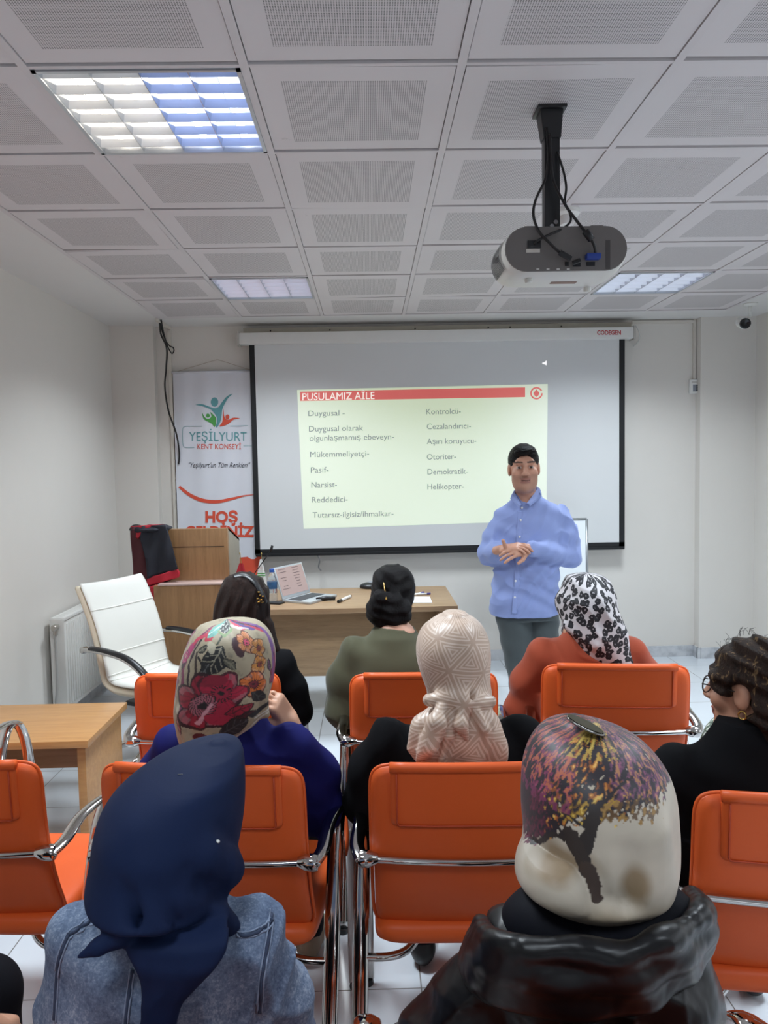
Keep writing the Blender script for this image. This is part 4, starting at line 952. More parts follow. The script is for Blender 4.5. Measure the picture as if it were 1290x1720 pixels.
k.base(k.mix(spot, k.mix(st, rgba('#dfe2e2'), rgba('#3f9a43')), rgba('#c8564a'))); k.i['Roughness'].default_value = .6
flag(439, 930, 0, b2, [(939, 437, 440), (947, 435, 442), (957, 433, 444), (968, 432, 446), (985, 431, 448), (1000, 431, 450)], k.m, 'little white flag with green stripes on the desk beside the microphone')
# handbag on the lap of the woman with glasses
t = thing('handbag', (.84, 2.2, .62), 'green and white patterned bag with grey piping, in front of the woman with glasses', 'bag')
k = N('bag_pattern'); v = k.n('TexVoronoi', feature='DISTANCE_TO_EDGE'); v.inputs['Scale'].default_value = 55; k.l(k.coord(), v.inputs['Vector'])
k.base(k.ramp(v.outputs['Distance'], [(.03, lin('#4d5a4d')), (.12, lin('#6f8470')), (.2, lin('#d5d8d0'))])); k.i['Roughness'].default_value = .5; M_bag = k.m
bagc = at(1216, 1236, 2.12); f = Field(bagc-np.array([.16, .1, .2]), bagc+np.array([.2, .12, .1]), .005)
f.add(ell(bagc+np.array([.03, .0, -.03]), (.095, .055, .10)), .03); f.add(rbox(bagc+np.array([.03, 0, -.08]), (.095, .05, .06), .03), .03); V, F = f.mesh(); mesh_obj('bag_body', V, F, M_bag, t, world=True)
for s in (-.03,): MB().tube(spline([bagc+np.array(q) for q in ((-.05, -.05, -.09), (-.045, -.056, -.03), (-.01, -.062, .02), (.03, -.062, .04), (.08, -.058, .02), (.11, -.05, -.04))], 6), .009, 8).build('piping', M_grey, t, smooth=True, world=True)
MB().tube(spline([bagc+np.array(q) for q in ((-.02, -.04, .045), (.0, -.045, .075), (.05, -.045, .08), (.085, -.04, .05))], 6), .006, 8).build('handle', M_grey, t, smooth=True, world=True)
# ------------------------------------------------------------------ people
M_skin = vcol('skin', .5, .06, 400)
M_hair_b = None
def hairmat(name, a, b, streak=None, sc=(60, 60, 4)):
    k = N(name); f = k.noise(2.2, 5, .65, k.coord('Object', sc), .8); st = [(.3, lin(a)), (.62, lin(b))]
    if streak: st = [(.3, lin(a)), (.5, lin(b)), (.57, lin(b)), (.65, lin(streak))]
    k.base(k.ramp(f, st)); k.i['Roughness'].default_value = .42; k.i['Specular IOR Level'].default_value = .14; g = k.noise(6, 4, .7, k.coord('Object', tuple(v*1.6 for v in sc)), 1.5); k.bump(k.math('ADD', f, k.math('MULTIPLY', g, .6)), .9, .006); return k.m
M_hdark = hairmat('hair_dark_brown', '#0f0a09', '#2b1d19'); M_hblack = hairmat('hair_black', '#060506', '#131012'); M_hman = hairmat('hair_short_black', '#090808', '#1a1514', None, (40, 40, 40))
M_hstreak = hairmat('hair_streaked', '#140e0b', '#2f211b', '#83694a', (38, 38, 5))
def cloth(name, col, rough=.8, var=.06, weave=900, wb=.12, sheen=.15, fold=.0):
    k = N(name); c = lin(col); n = k.noise(5, 4)
    k.base(k.mix(n, tuple(v*(1-var*1.5) for v in c)+(1,), tuple(v*(1+var) for v in c)+(1,)))
    k.i['Roughness'].default_value = rough; k.i['Sheen Weight'].default_value = sheen if sum(c) > .15 else 0.; k.i['Specular IOR Level'].default_value = .25 if sum(c) > .15 else .12; k.bump(k.noise(weave, 2), wb, .0008); return k.m
M_blacktop = cloth('black_knit', '#0c0c0f', .9, .1); M_olive = cloth('olive_cloth', '#4c4b38', .8); M_rust = cloth('rust_cloth', '#9a442b', .8); M_blue = cloth('royal_blue_cloth', '#171956', .75, .1)
M_trs = cloth('dark_trousers', '#1b1b20', .85); M_jeans = cloth('grey_jeans', '#4b5254', .85, .14, 500, .25); M_shoeb = plain('shoe_black', '#141416', .45); M_shoet = plain('shoe_taupe', '#8b7a66', .6); M_shoew = plain('shoe_white', '#d9dad8', .5); M_gold = plain('gold', '#c9a45c', .25, metal=1)
SK = dict(a='#b98a70', b='#c39a80', c='#a57458', d='#b07d60')
HEADS = {}
def head(f, c, R, s=1., name=None, k=.012, face=True):
    c = np.array(c, float)
    def P(x, y, z): return c+s*(x*R[0]+y*R[1]+z*R[2])
    f.add(ell(P(0, -.012, .03), (.074*s, .095*s, .089*s), R), k); f.add(ell(P(0, .022, -.045), (.058*s, .068*s, .078*s), R), .03)
    f.add(cap(P(0, .07, -.098), P(0, .062, -.095), .026*s), .025)
    f.add(cap(P(-.04, .08, .034), P(.04, .08, .034), .011*s), .02)
    for q in (-1, 1):
        f.add(ell(P(q*.045, .062, -.022), (.022*s, .022*s, .024*s), R), .02)
        f.add(ell(P(q*.0765, -.008, -.005), (.010*s, .022*s, .033*s), R), .006)
    for q in (-1, 1): f.sub(ell(P(q*.089, .002, -.001), (.007, .010, .018), R), .006)
    f.add(cap(P(0, .088, .022), P(0, .112, -.022), .009*s, .0135*s), .012)
    for q in (-1, 1): f.add(ell(P(q*.012, .1, -.027), (.009*s, .011*s, .008*s), R), .008)
    if face:
        for q in (-1, 1):
            f.sub(ell(P(q*.031, .099, .008), (.019*s, .014*s, .011*s), R), .012); f.add(ell(P(q*.031, .079, .007), (.0135*s, .0135*s, .012*s), R), .004)
        f.add(ell(P(0, .089, -.053), (.024*s, .012*s, .007*s), R), .006); f.add(ell(P(0, .088, -.066), (.021*s, .012*s, .008*s), R), .006)
        f.sub(cap(P(-.018, .102, -.0595), P(.018, .102, -.0595), .0025*s), .003)
    if name: HEADS[name] = (c, R, s)
def neck(f, c, R, base, s=1., r=.05):
    a = np.array(c)+s*(-.02*R[1]-.06*R[2]); f.add(cap(a, base, r*s, r*.9*s), .03)
def paint_face(V, key, skin, brow='#2a1e1a', stubble=None, lips='#9c5a50'):
    C = np.tile(np.array(lin(skin)), (len(V), 1)); n = vnoise(V, 60, 3)[:, None]; C = C*(1+.05*n)
    if key in HEADS:
        c, R, s = HEADS[key]; L = ((V-c)/s) @ R.T; x, y, z = L.T; ax = np.abs(x)
        def put(m, col, a=1.): C[m] = C[m]*(1-a)+np.array(lin(col))*a
        if stubble:
            m = (z < -.03) & (y > -.02) & (z > -.13) & ~((ax < .03) & (z > -.045)); put(m, stubble, .30)
            put((np.abs(z+.042) < .007) & (ax < .03) & (y > .07), stubble, .35)
        put((ax < .026) & (z < -.047) & (z > -.075) & (y > .083), lips, .8)
        put((np.abs(z+.0595) < .003) & (ax < .022) & (y > .08), '#3a1c1a', .8)
        e = (np.abs(ax-.031) < .0125) & (np.abs(z-.007) < .006) & (y > .074); put(e, '#b5a79f'); put(e & (np.abs(ax-.031) < .006), '#2a1a14')
        put((np.abs(ax-.031) < .016) & (np.abs(z-.0145) < .003) & (y > .07), '#2b1d1a', .45)
        bz = .0365-.10*np.abs(ax-.038); put((np.abs(z-bz) < .0045) & (ax > .012) & (ax < .055) & (y > .05), brow, .9)
    return C
def hand(f, w, fwd, up, side, curl=.5, spread=.1, s=1., thumb=.8, k=.004):
    "w wrist, fwd to the fingertips, up out of the back of the hand, side +1/-1: where the thumb leaves"
    w = np.array(w, float); fwd = np.array(fwd, float)/np.linalg.norm(fwd); up = np.array(up, float); up -= fwd*up.dot(fwd); up /= np.linalg.norm(up); sv = np.cross(fwd, up)*side
    M = np.array([fwd, sv, up]); f.add(cap(w-fwd*.03, w+fwd*.01, .024*s, .023*s), .012)
    f.add(rbox(w+fwd*.047*s, (.046*s, .037*s, .0135*s), .0125*s, M), .015)
    for i, (o, L) in enumerate(((.029, .072), (.0098, .080), (-.0098, .074), (-.028, .058))):
        p = w+fwd*(.088-.004*abs(i-1))*s+sv*o*s; a0 = curl*.55+.05*i; d = 0; r = (.0088-.0004*i)*s
        sp = spread*(1.2-i*.8)
        for q, fr in enumerate((.44, .31, .25)):
            d = a0 if q == 0 else d+curl*.75
            v = (fwd*math.cos(sp)+sv*math.sin(sp))*math.cos(d)-up*math.sin(d); e = p+v*L*fr*s
            f.add(cap(p, e, r, r*.93), k); p = e; r *= .93
    p = w+fwd*.018*s+sv*.028*s; v = fwd*.62+sv*thumb-up*.25; v /= np.linalg.norm(v)
    e = p+v*.042*s; f.add(cap(p, e, .0135*s, .0105*s), .01); v = fwd*.85+sv*thumb*.5-up*.3; v /= np.linalg.norm(v); f.add(cap(e, e+v*.032*s, .0102*s, .008*s), k)
def skin_obj(f, t, key, skin, **kw):
    V, F = f.mesh(); return mesh_obj('body', V, F, M_skin, t, world=True, cols=paint_face(V, key, skin, **kw))
def finish(f, name, mat, t, **kw):
    V, F = f.mesh(); return mesh_obj(name, V, F, mat, t, world=True, **kw)
def lower(t, x, y, rz, mat=None, shoe=None, foot=(.42, .42), knee=.46, skirt=False, hw=.175, kx=.105):
    "thighs, calves and shoes of someone on a chair; x, y under the hips"
    c, s = math.cos(math.radians(rz)), math.sin(math.radians(rz))
    def L(a, b, z): return np.array([x+c*a-s*b, y+s*a+c*b, z])
    f = Field((x-.42, y-.3, .03), (x+.42, y+.78, .75), .009)
    f.add(ell(L(0, 0, .585), (hw, .135, .115)), .03)
    for q, fy in ((-1, foot[0]), (1, foot[1])):
        f.add(cap(L(q*.085, .04, .565), L(q*kx, knee, .545), .088, .066), .03); f.add(cap(L(q*kx, knee, .54), L(q*(kx-.005), fy, .10), .062, .047), .02)
    if skirt: f.add(cap(L(-.1, knee-.03, .52), L(.1, knee-.03, .52), .075), .05); f.add(cap(L(-.09, .43, .25), L(.09, .43, .25), .07), .08)
    f.warp(lambda X, Y, Z: fold(X, Y, Z, .003, (.6, .5, .6), 1, 60))
    finish(f, 'skirt' if skirt else 'trousers', mat or M_trs, t)
    for q, fy in ((-1, foot[0]), (1, foot[1])):
        o = L(q*(kx-.005), fy, 0); g = Field(o-np.array([.13, .15, .01]), o+np.array([.13, .27, .16]), .006)
        g.add(ell(L(q*(kx-.005), fy+.11, .035), (.042, .09, .036)), .02); g.add(ell(L(q*(kx-.005), fy-.0, .05), (.036, .055, .05)), .03); g.add(cap(L(q*(kx-.005), fy-.01, .06), L(q*(kx-.005), fy-.005, .12), .038), .02)
        g.keep(lambda X, Y, Z: .001-Z+0*X+0*Y); finish(g, 'shoe', shoe or M_shoeb, t)
def torso(f, cx, cy, zs, sw, hy=None, belly=0., k=.03, z0=.52, w=1.):
    hy = cy if hy is None else hy; m = (cy+hy)/2; q = min(1, w+.08)
    f.add(loft([(z0, cx, hy, .165*w, (.125+belly)*q), (z0+.12, cx, hy, .168*w, (.125+belly)*q), (z0+.22, cx, m, .158*w, (.115+belly*.7)*q), (zs-.20, cx, cy, .165*w, (.112)*q), (zs-.11, cx, cy, max(.16*w, sw*.9), (.108)*q), (zs-.05, cx, cy, sw*.88, (.092)*q), (zs-.005, cx, cy, sw*.62, (.072)*q), (zs+.03, cx, cy+.005, .08, .06), (zs+.055, cx, cy+.01, .055, .052)], 2.4), k)
def arm(f, pts, rs, k=.035): chain(f, [np.array(p, float) for p in pts], rs, k)
def person(x, y, label, grp=None): return thing('person', (x, y, 0), label, 'person', grp or 'people listening on the chairs')
def A_(x, y, Y): return np.array(at(x, y, Y))

# ---- speaker
Y0 = 4.3
t = thing('person', (.86, 4.32, 0), 'man standing in a light blue shirt and grey jeans with his hands clasped', 'person')
hc = A_(880, 787, 4.28); Rm = rotm(math.pi-.12, -.02, .03)
f = Field((.56, 3.98, .98), (1.17, 4.52, 1.74), .0038)
head(f, hc, Rm, 1.04, 'man'); neck(f, hc, Rm, A_(885, 845, 4.33), 1, .058)
for q in (-1, 1): f.add(ell(hc+q*.034*Rm[0]+.035*Rm[1]-.066*Rm[2], (.031, .045, .05), Rm), .03)
f.add(ell(hc+.03*Rm[1]-.095*Rm[2], (.038, .045, .034), Rm), .03)
f.add(loft([(1.0, .87, 4.32, .13, .09), (1.2, .87, 4.33, .14, .08), (1.30, .88, 4.33, .13, .07), (1.37, .885, 4.33, .07, .05)]), .03)
shR, shL = A_(849, 874, 4.34), A_(938, 871, 4.36); elR, elL = A_(822, 932, 4.32), A_(957, 934, 4.30); wrR, wrL = A_(845, 924, 4.13), A_(890, 922, 4.12)
arm(f, [shR, elR, wrR], [.045, .04, .027]); arm(f, [shL, elL, wrL], [.045, .04, .027])
hand(f, A_(884, 922, 4.11), A_(850, 928, 4.045)-A_(884, 922, 4.11), (.1, -.75, .65), -1, .45, .12, 1.04, .5)
hand(f, A_(843, 923, 4.12), A_(872, 921, 4.085)-A_(845, 926, 4.12), (-.3, -.2, .9), -1, .5, .1, 1.02, .2)
f.add(cap(A_(850, 922, 4.08), A_(845, 908, 4.06), .0115, .009), .006)
skin_obj(f, t, 'man', '#c4927a', brow='#1d1614', stubble='#6b554c', lips='#9c6a5e')
# hair of the speaker
f = Field(hc-.17, hc+.19, .0042)
def PH(x, y, z): return hc+1.02*(x*Rm[0]+y*Rm[1]+z*Rm[2])
f.add(ell(PH(0, -.02, .046), (.0845, .102, .092), Rm), .01); f.add(ell(PH(.0, .045, .098), (.058, .045, .026), Rm), .03); f.add(ell(PH(-.03, .06, .092), (.03, .03, .02), Rm), .02)
f.sub(ell(PH(0, .125, -.022), (.072, .085, .125), Rm), .012); f.add(ell(PH(.008, .082, .088), (.048, .024, .018), Rm), .015); f.sub(rbox(PH(0, .0, -.12), (.12, .2, .09), .02, Rm), .02); f.sub(ell(PH(-.088, .01, -.015), (.02, .03, .04), Rm), .01); f.sub(ell(PH(.088, .01, -.015), (.02, .03, .04), Rm), .01)
f.warp(lambda x, y, z: .0022*np.sin(90*x+30*np.sin(25*z))*np.sin(80*y+40*z))
finish(f, 'hair', M_hman, t)
# shirt
M_shirt = cloth('blue_oxford_cloth', '#8d9dd0', .8, .05, 1200, .15)
f = Field((.55, 3.98, .70), (1.22, 4.55, 1.50), .0048)
f.add(loft(slices([(1031, 824, 936, .03, .135), (1015, 823, 938, .025, .135), (990, 826, 938, .02, .13), (950, 830, 940, .02, .13), (910, 832, 945, .02, .125), (880, 832, 950, .03, .115), (862, 836, 947, .035, .1), (848, 850, 930, .04, .085), (836, 862, 912, .04, .068), (826, 867, 906, .04, .062)], Y0), 2.3), .02)
arm(f, [shR, (shR+elR)/2+np.array([-.008, 0, .01]), elR, (elR+wrR)/2, A_(842, 924, 4.15)], [.072, .066, .060, .052, .040]); arm(f, [shL, (shL+elL)/2+np.array([.012, 0, .01]), elL, (elL+wrL)/2, A_(893, 922, 4.13)], [.074, .068, .062, .053, .041])
nb = A_(885, 838, 4.34)
for s_ in (shR, shL): f.add(cap(nb+np.array([0, 0, -.035]), s_+np.array([0, 0, .028]), .052, .046), .03)
f.sub(cap(nb+np.array([0, -.03, .04]), nb+np.array([0, -.02, -.02]), .052, .046), .008); f.sub(cap(A_(883, 838, 4.255), A_(880, 852, 4.22), .030, .012), .006)
f.warp(lambda x, y, z: fold(x, y, z, .0030, (.55, .3, 1.0), 0, 55)*(1.0+.9*np.exp(-((z-.85)/.08)**2))+fold(x, y, z, .0022, (1., .2, -.8), 2, 80))
f.sub(rbox(A_(880, 1062, 4.3), (.3, .3, .06), .02), .005)
f.warp(lambda x, y, z: ridge(x, y, z, .009, (.5, .2, 1.), 1., 26)+ridge(x, y, z, .006, (1., .2, -.7), 2.3, 40))
sf = f; shirt = finish(f, 'shirt', M_shirt, t)
MB().tube(spline([A_(862, 837, 4.285), A_(864, 829, 4.32), A_(872, 823, 4.37), A_(885, 820, 4.392), A_(898, 820, 4.37), A_(905, 825, 4.32), A_(907, 833, 4.285)], 6), .020, 8, r2=.006, up=(0, 0, 1)).build('collar', M_shirt, shirt, smooth=True, world=True)
for P_ in ([(905, 818, 4.315), (910, 834, 4.285), (890, 851, 4.222), (885, 845, 4.232)], [(863, 826, 4.30), (857, 838, 4.285), (873, 854, 4.220), (876, 847, 4.232)]):
    Q_ = [A_(*p) for p in P_]; m_ = sum(Q_)/4; n_ = np.cross(Q_[1]-Q_[0], Q_[3]-Q_[0]); n_ = n_/np.linalg.norm(n_); n_ = n_*(-1 if n_[1] > 0 else 1)
    G = []; F_ = []
    for i in range(7):
        for j in range(7):
            u, v = i/6, j/6; G.append((Q_[0]*(1-u)+Q_[1]*u)*(1-v)+(Q_[3]*(1-u)+Q_[2]*u)*v+n_*.008*math.sin(math.pi*u)*1.)
    F_ = [[i*7+j, i*7+j+1, (i+1)*7+j+1, (i+1)*7+j] for i in range(6) for j in range(6)]; nn_ = len(G)
    mesh_obj('collar_flap', G+[g+n_*-.004 for g in G], F_+[[q+nn_ for q in f_][::-1] for f_ in F_], M_shirt, shirt, world=True)
w = MB(); pts = [A_(x, y, Y0) for x, y in ((872, 858), (869, 880), (867, 900), (863, 960), (861, 990), (859, 1012), (858, 1026))]
def onf(fl, p, off=.002):
    y = fl.front(p[0], p[2]); return None if y is None else np.array([p[0], y-off, p[2]])
pk = [onf(sf, p, .0) for p in spline(pts, 8)]; pk = [p for p in pk if p is not None]
MB().tube(pk, .016, 8, r2=.003, up=(1, 0, 0)).build('button_placket', M_shirt, shirt, smooth=True, world=True)
for x, y in ((874, 852), (870, 872), (867, 899), (860, 971), (859, 998)):
    p = onf(sf, A_(x, y, Y0), .004)
    if p is not None: MB().lathe([(.0055, 0), (.006, .002), (.003, .003)], p, 10, (0, -1, 0)).build('button', M_white, shirt, world=True)
# trousers, shoes
f = Field((.6, 4.1, .03), (1.15, 4.6, .92), .006)
f.add(loft([(.90, .87, 4.33, .155, .115), (.80, .88, 4.33, .165, .12), (.72, .885, 4.33, .16, .115)]), .02)
for pts in ((A_(862, 1035, 4.33), A_(877, 1150, 4.33), A_(884, 1268, 4.36)), (A_(910, 1035, 4.35), A_(916, 1150, 4.36), A_(920, 1268, 4.40))): chain(f, pts, [.098, .070, .058], .015)
f.warp(lambda x, y, z: fold(x, y, z, .0025, (.5, .3, .9), 1, 50)); f.keep(lambda x, y, z: .055-z+0*x+0*y)
finish(f, 'trousers', M_jeans, t)
for x_, y_ in ((884, 4.36), (920, 4.40)):
    o = A_(x_, 1268, y_); o[2] = 0; g = Field(o-np.array([.1, .25, .01]), o+np.array([.1, .15, .12]), .006); g.add(ell(o+np.array([-.01, -.10, .035]), (.045, .11, .036)), .02); g.add(ell(o+np.array([0, .02, .05]), (.04, .06, .05)), .03); g.keep(lambda X, Y, Z: .001-Z+0*X+0*Y); finish(g, 'shoe', M_shoew, t)

# ---- woman with the sparkly hairband, front row left
t = person(-.52, 2.85, 'woman in black with long dark hair and a sparkly hairband, in the front row')
lower(t, -.56, 2.92, 0); cx = A_(400, 1100, 2.84)[0]; hc = A_(411, 1017, 2.93); R = rotm(-.75, .0, .05)
f = Field((cx-.35, 2.6, .5), (cx+.35, 3.35, 1.28), .006)
head(f, hc, R, .93, 'hb'); neck(f, hc, R, (cx, 2.86, .95), .9); torso(f, cx, 2.85, .90, .13, 2.86, z0=.55, w=.7)
eR, eL = A_(497, 1195, 2.88), A_(312, 1200, 2.88); wl = [np.array([cx-.08, 3.14, .63]), np.array([cx+.08, 3.16, .63])]
for s_, e, w_ in ((-1, eL, wl[0]), (1, eR, wl[1])): arm(f, [(cx+s_*.13, 2.85, .87), e, w_], [.035, .033, .024]); hand(f, w_, (.0-s_*.5, .8, -.15), (0, .1, 1), s_ if s_ < 0 else 1, .5)
skin_obj(f, t, 'hb', '#b98f78')
f = Field((cx-.36, 2.6, .5), (cx+.36, 3.3, 1.06), .0065); torso(f, cx, 2.85, .915, .165, 2.88)
for s_, e, w_ in ((-1, eL, wl[0]), (1, eR, wl[1])): arm(f, [(cx+s_*.15, 2.85, .865), (np.array([cx+s_*.17, 2.86, .86])+e)/2, e, w_], [.062, .058, .056, .035])
f.warp(lambda x, y, z: fold(x, y, z, .003, (.5, .4, .9), 0, 45)+ridge(x, y, z, .010, (.6, .3, .8), 1., 24)); finish(f, 'sweater', M_blacktop, t)
f = Field(hc-np.array([.22, .22, .36]), hc+np.array([.22, .22, .17]), .005)
f.add(loft(slices([(962, 396, 420, .0, .03), (970, 380, 436, 0, .075), (985, 370, 447, -.005, .1), (1005, 364, 453, -.01, .112), (1025, 361, 453, -.02, .108), (1045, 360, 452, -.035, .095), (1070, 362, 456, -.05, .07), (1095, 368, 462, -.06, .05), (1120, 380, 466, -.07, .035), (1140, 395, 455, -.07, .02)], 2.93)), .01)
f.add(cap(A_(452, 1050, 2.87), A_(472, 1125, 2.83), .02, .009), .02)
f.sub(ell(hc+.93*(.125*R[1]-.02*R[2]), (.066, .08, .105), R), .01)
f.warp(lambda x, y, z: .0034*np.sin(150*x+18*z+6*np.sin(14*z))+.002*np.sin(120*y+90*x))
hf = f; finish(f, 'hair', M_hdark, t)
band = [(x, y) for x, y in ((396, 966), (408, 964), (420, 966), (432, 974), (440, 985), (446, 997), (449, 1008))]
B = [p for p in (onf(hf, A_(x, y, 2.93), .001) for x, y in band) if p is not None]
hb = MB().tube(spline(B, 5), .012, 8, r2=.006, up=(1, 0, 0)).build('hairband', M_black, t, smooth=True, world=True)
for i, (x, y) in enumerate(((440, 989), (442, 994), (439, 999), (445, 990), (447, 996), (444, 1001), (441, 1004), (446, 1005))):
    p = onf(hf, A_(x, y, 2.93), .008)
    if p is not None: MB().tube([p-np.array([.004, 0, 0]), p+np.array([.004, 0, .001])], .0028, 6).build('sparkle', M_gold, hb, world=True)

# ---- woman with the bun
t = person(.1, 2.82, 'woman in olive with a black hair bun and golden clip, front row')
lower(t, .14, 2.86, 0, knee=.44); cx = A_(662, 1090, 2.82)[0]; hc = A_(660, 1000, 2.97); R = rotm(-.35, .05, 0)
f = Field((cx-.36, 2.6, .5), (cx+.36, 3.35, 1.28), .006)
head(f, hc, R, .93, 'bun'); neck(f, hc, R, (cx, 2.86, .97), .92); torso(f, cx, 2.84, .955, .135, 2.85, z0=.55, w=.7); f.add(loft([(.92, cx, 2.85, .11, .07), (.95, cx, 2.855, .085, .06), (1.0, cx, 2.86, .05, .05)]), .02)
eL, eR = A_(580, 1190, 2.86), A_(748, 1190, 2.86); wl = [np.array([cx-.08, 3.12, .63]), np.array([cx+.08, 3.12, .63])]
for s_, e, w_ in ((-1, eL, wl[0]), (1, eR, wl[1])): arm(f, [(cx+s_*.13, 2.84, .90), e, w_], [.035, .033, .024]); hand(f, w_, (-s_*.5, .8, -.15), (0, .1, 1), s_, .5)
skin_obj(f, t, 'bun', '#c09079')
f = Field((cx-.36, 2.6, .5), (cx+.36, 3.3, 1.08), .0065); torso(f, cx, 2.84, .955, .17, 2.86)
for s_, e, w_ in ((-1, eL, wl[0]), (1, eR, wl[1])): arm(f, [(cx+s_*.145, 2.84, .905), (np.array([cx+s_*.185, 2.85, .90])+e)/2, e, w_], [.062, .064, .068, .042])
f.add(cap((cx, 2.855, .95), (cx, 2.86, .975), .085, .07), .03); f.sub(ell((cx+.005, 2.87, 1.03), (.082, .09, .055)), .008); f.warp(lambda x, y, z: fold(x, y, z, .003, (.8, .4, .7), .5, 38)+ridge(x, y, z, .012, (.9, .3, .5), 1., 20)); finish(f, 'blouse', M_olive, t)
f = Field(hc-np.array([.17, .22, .22]), hc+np.array([.17, .17, .17]), .0048)
f.add(loft(slices([(949, 648, 668, 0, .03), (956, 634, 684, 0, .075), (970, 626, 692, 0, .1), (985, 623, 696, 0, .108), (1000, 623, 696, -.005, .108), (1015, 625, 693, -.01, .1), (1032, 634, 688, -.01, .085), (1045, 645, 684, -.005, .06)], 2.97)), .01)
f.add(ell(A_(652, 1026, 2.85), (.085, .06, .07)), .015); f.add(ell(A_(642, 1012, 2.83), (.05, .04, .045)), .012); f.add(ell(A_(664, 1040, 2.84), (.05, .04, .04)), .012); f.add(cap(A_(628, 1020, 2.86), A_(655, 1050, 2.84), .03), .01)
f.sub(ell(hc+.93*(.125*R[1]-.02*R[2]), (.066, .08, .105), R), .01); f.sub(cap(A_(695, 1030, 2.97), A_(687, 1050, 2.97), .03), .01)
f.warp(lambda x, y, z: .004*np.sin(95*x+60*z+5*np.sin(20*z))+.003*np.sin(170*z-80*y+40*x)); hf = f; finish(f, 'hair', M_hblack, t)
p0, p1 = onf(hf, A_(644, 973, 2.97), .003), onf(hf, A_(647, 994, 2.97), .003); MB().tube([p0, p1], .0035, 8).build('hair_clip', M_gold, t, smooth=True, world=True)
MB().tube([hc+.93*(.082*R[0]-.01*R[1]-.04*R[2])+np.array([0, 0, .006*math.cos(a)])+.006*math.sin(a)*R[1] for a in np.linspace(0, 6.28, 12)[:-1]], .0015, 6, closed=True).build('earring', M_gold, t, world=True)

# ---- scarves: shared tools
def polar(V, c, Rr=.11):
    az = np.arctan2(V[:, 0]-c[0], -(V[:, 1]-c[1])); return np.stack([az*Rr, V[:, 2]], 1)
def upx(x, y, Y, c, Rr):
    p = at(x, y, Y); return np.array([Rr*math.asin(max(-.99, min(.99, (p[0]-c[0])/Rr))), p[2]])
def face_opening(f, c, R, s=1., w=.056, h=.078):
    f.add(ell(np.array(c)+s*(-.012*R[1]+.03*R[2]), (.082*s, .103*s, .096*s), R), .05)
    f.sub(ell(np.array(c)+s*(.13*R[1]-.01*R[2]), (w, .085, h), R), .012)

# ---- woman in the leopard scarf
t = person(.8, 2.84, 'woman in a black and white leopard-print headscarf and rust blouse, in the front row')
lower(t, .84, 2.9, -7, skirt=True); cx = A_(985, 1100, 2.84)[0]; hc = A_(986, 1022, 2.86); R = rotm(.45, .05, -.05)
f = Field((cx-.4, 2.6, .5), (cx+.4, 3.4, 1.28), .0065)
head(f, hc, R, .92, 'leo'); neck(f, hc, R, (cx, 2.87, .95), .92); torso(f, cx, 2.85, .94, .135, 2.88, z0=.55, w=.7)
eL, eR = A_(878, 1188, 2.92), A_(1092, 1175, 2.90); wl = [np.array([cx-.09, 3.18, .64]), np.array([cx+.08, 3.18, .64])]
for s_, e, w_ in ((-1, eL, wl[0]), (1, eR, wl[1])): arm(f, [(cx+s_*.13, 2.85, .88), e, w_], [.035, .033, .024]); hand(f, w_, (-s_*.5, .8, -.15), (0, .1, 1), s_, .5)
skin_obj(f, t, 'leo', '#b98a70')
f = Field((cx-.4, 2.6, .5), (cx+.4, 3.35, 1.06), .0065); torso(f, cx, 2.85, .935, .185, 2.88, w=1.1); f.add(cap((cx, 2.86, .92), (cx, 2.865, .985), .078, .068), .03)
for s_, e, w_ in ((-1, eL, wl[0]), (1, eR, wl[1])): arm(f, [(cx+s_*.165, 2.85, .875), (np.array([cx+s_*.185, 2.87, .88])+e)/2, e, w_], [.066, .066, .064, .042])
f.warp(lambda x, y, z: fold(x, y, z, .0028, (.8, .4, .7), 1.5, 42)+ridge(x, y, z, .011, (.9, .3, .6), 2., 22)); finish(f, 'blouse', M_rust, t)
f = Field(hc-np.array([.2, .26, .3]), hc+np.array([.24, .2, .16]), .0048)
f.add(loft(slices([(963, 968, 1000, .01, .03), (968, 955, 1012, .01, .075), (982, 943, 1022, .01, .105), (1002, 938, 1029, .0, .118), (1025, 938, 1038, -.005, .12), (1045, 945, 1046, -.02, .11), (1062, 952, 1052, -.04, .09), (1080, 966, 1055, -.055, .07), (1100, 975, 1060, -.065, .05), (1115, 982, 1066, -.07, .035), (1130, 986, 1068, -.075, .022), (1138, 992, 1060, -.075, .012)], 2.86)), .01)
f.add(ell(hc+.92*(.03*R[1]-.1*R[2]), (.075, .08, .06)), .03); f.add(cap(A_(985, 1095, 2.82), A_(995, 1130, 2.78), .02, .012), .02)
f.add(cap(A_(950, 1050, 2.8), A_(1000, 1085, 2.74), .012, .012), .025)
face_opening(f, hc, R, .92); f.warp(lambda x, y, z: fold(x, y, z, .003, (.7, .2, .5), .5, 40)+ridge(x, y, z, .009, (.8, .2, .6), .5, 22))
V, F = f.mesh(); k = N('leopard_print'); u = k.n('UVMap'); mp = k.n('Mapping'); k.l(u.outputs[0], mp.inputs[0]); mp.inputs['Scale'].default_value = (46, 37, 1); mp.inputs['Rotation'].default_value = (0, 0, .3)
nz = k.n('TexNoise'); nz.inputs['Scale'].default_value = 1.3; nz.inputs['Detail'].default_value = 3; k.l(mp.outputs[0], nz.inputs['Vector'])
ad = k.n('VectorMath', operation='MULTIPLY_ADD'); k.l(nz.outputs['Color'], ad.inputs[0]); ad.inputs[1].default_value = (.95, .95, 0); k.l(mp.outputs[0], ad.inputs[2])
vo = k.n('TexVoronoi', voronoi_dimensions='2D'); vo.inputs['Scale'].default_value = 1; k.l(ad.outputs[0], vo.inputs['Vector'])
gap = k.noise(2.6, 2, .5, mp.outputs[0]); d = vo.outputs['Distance']
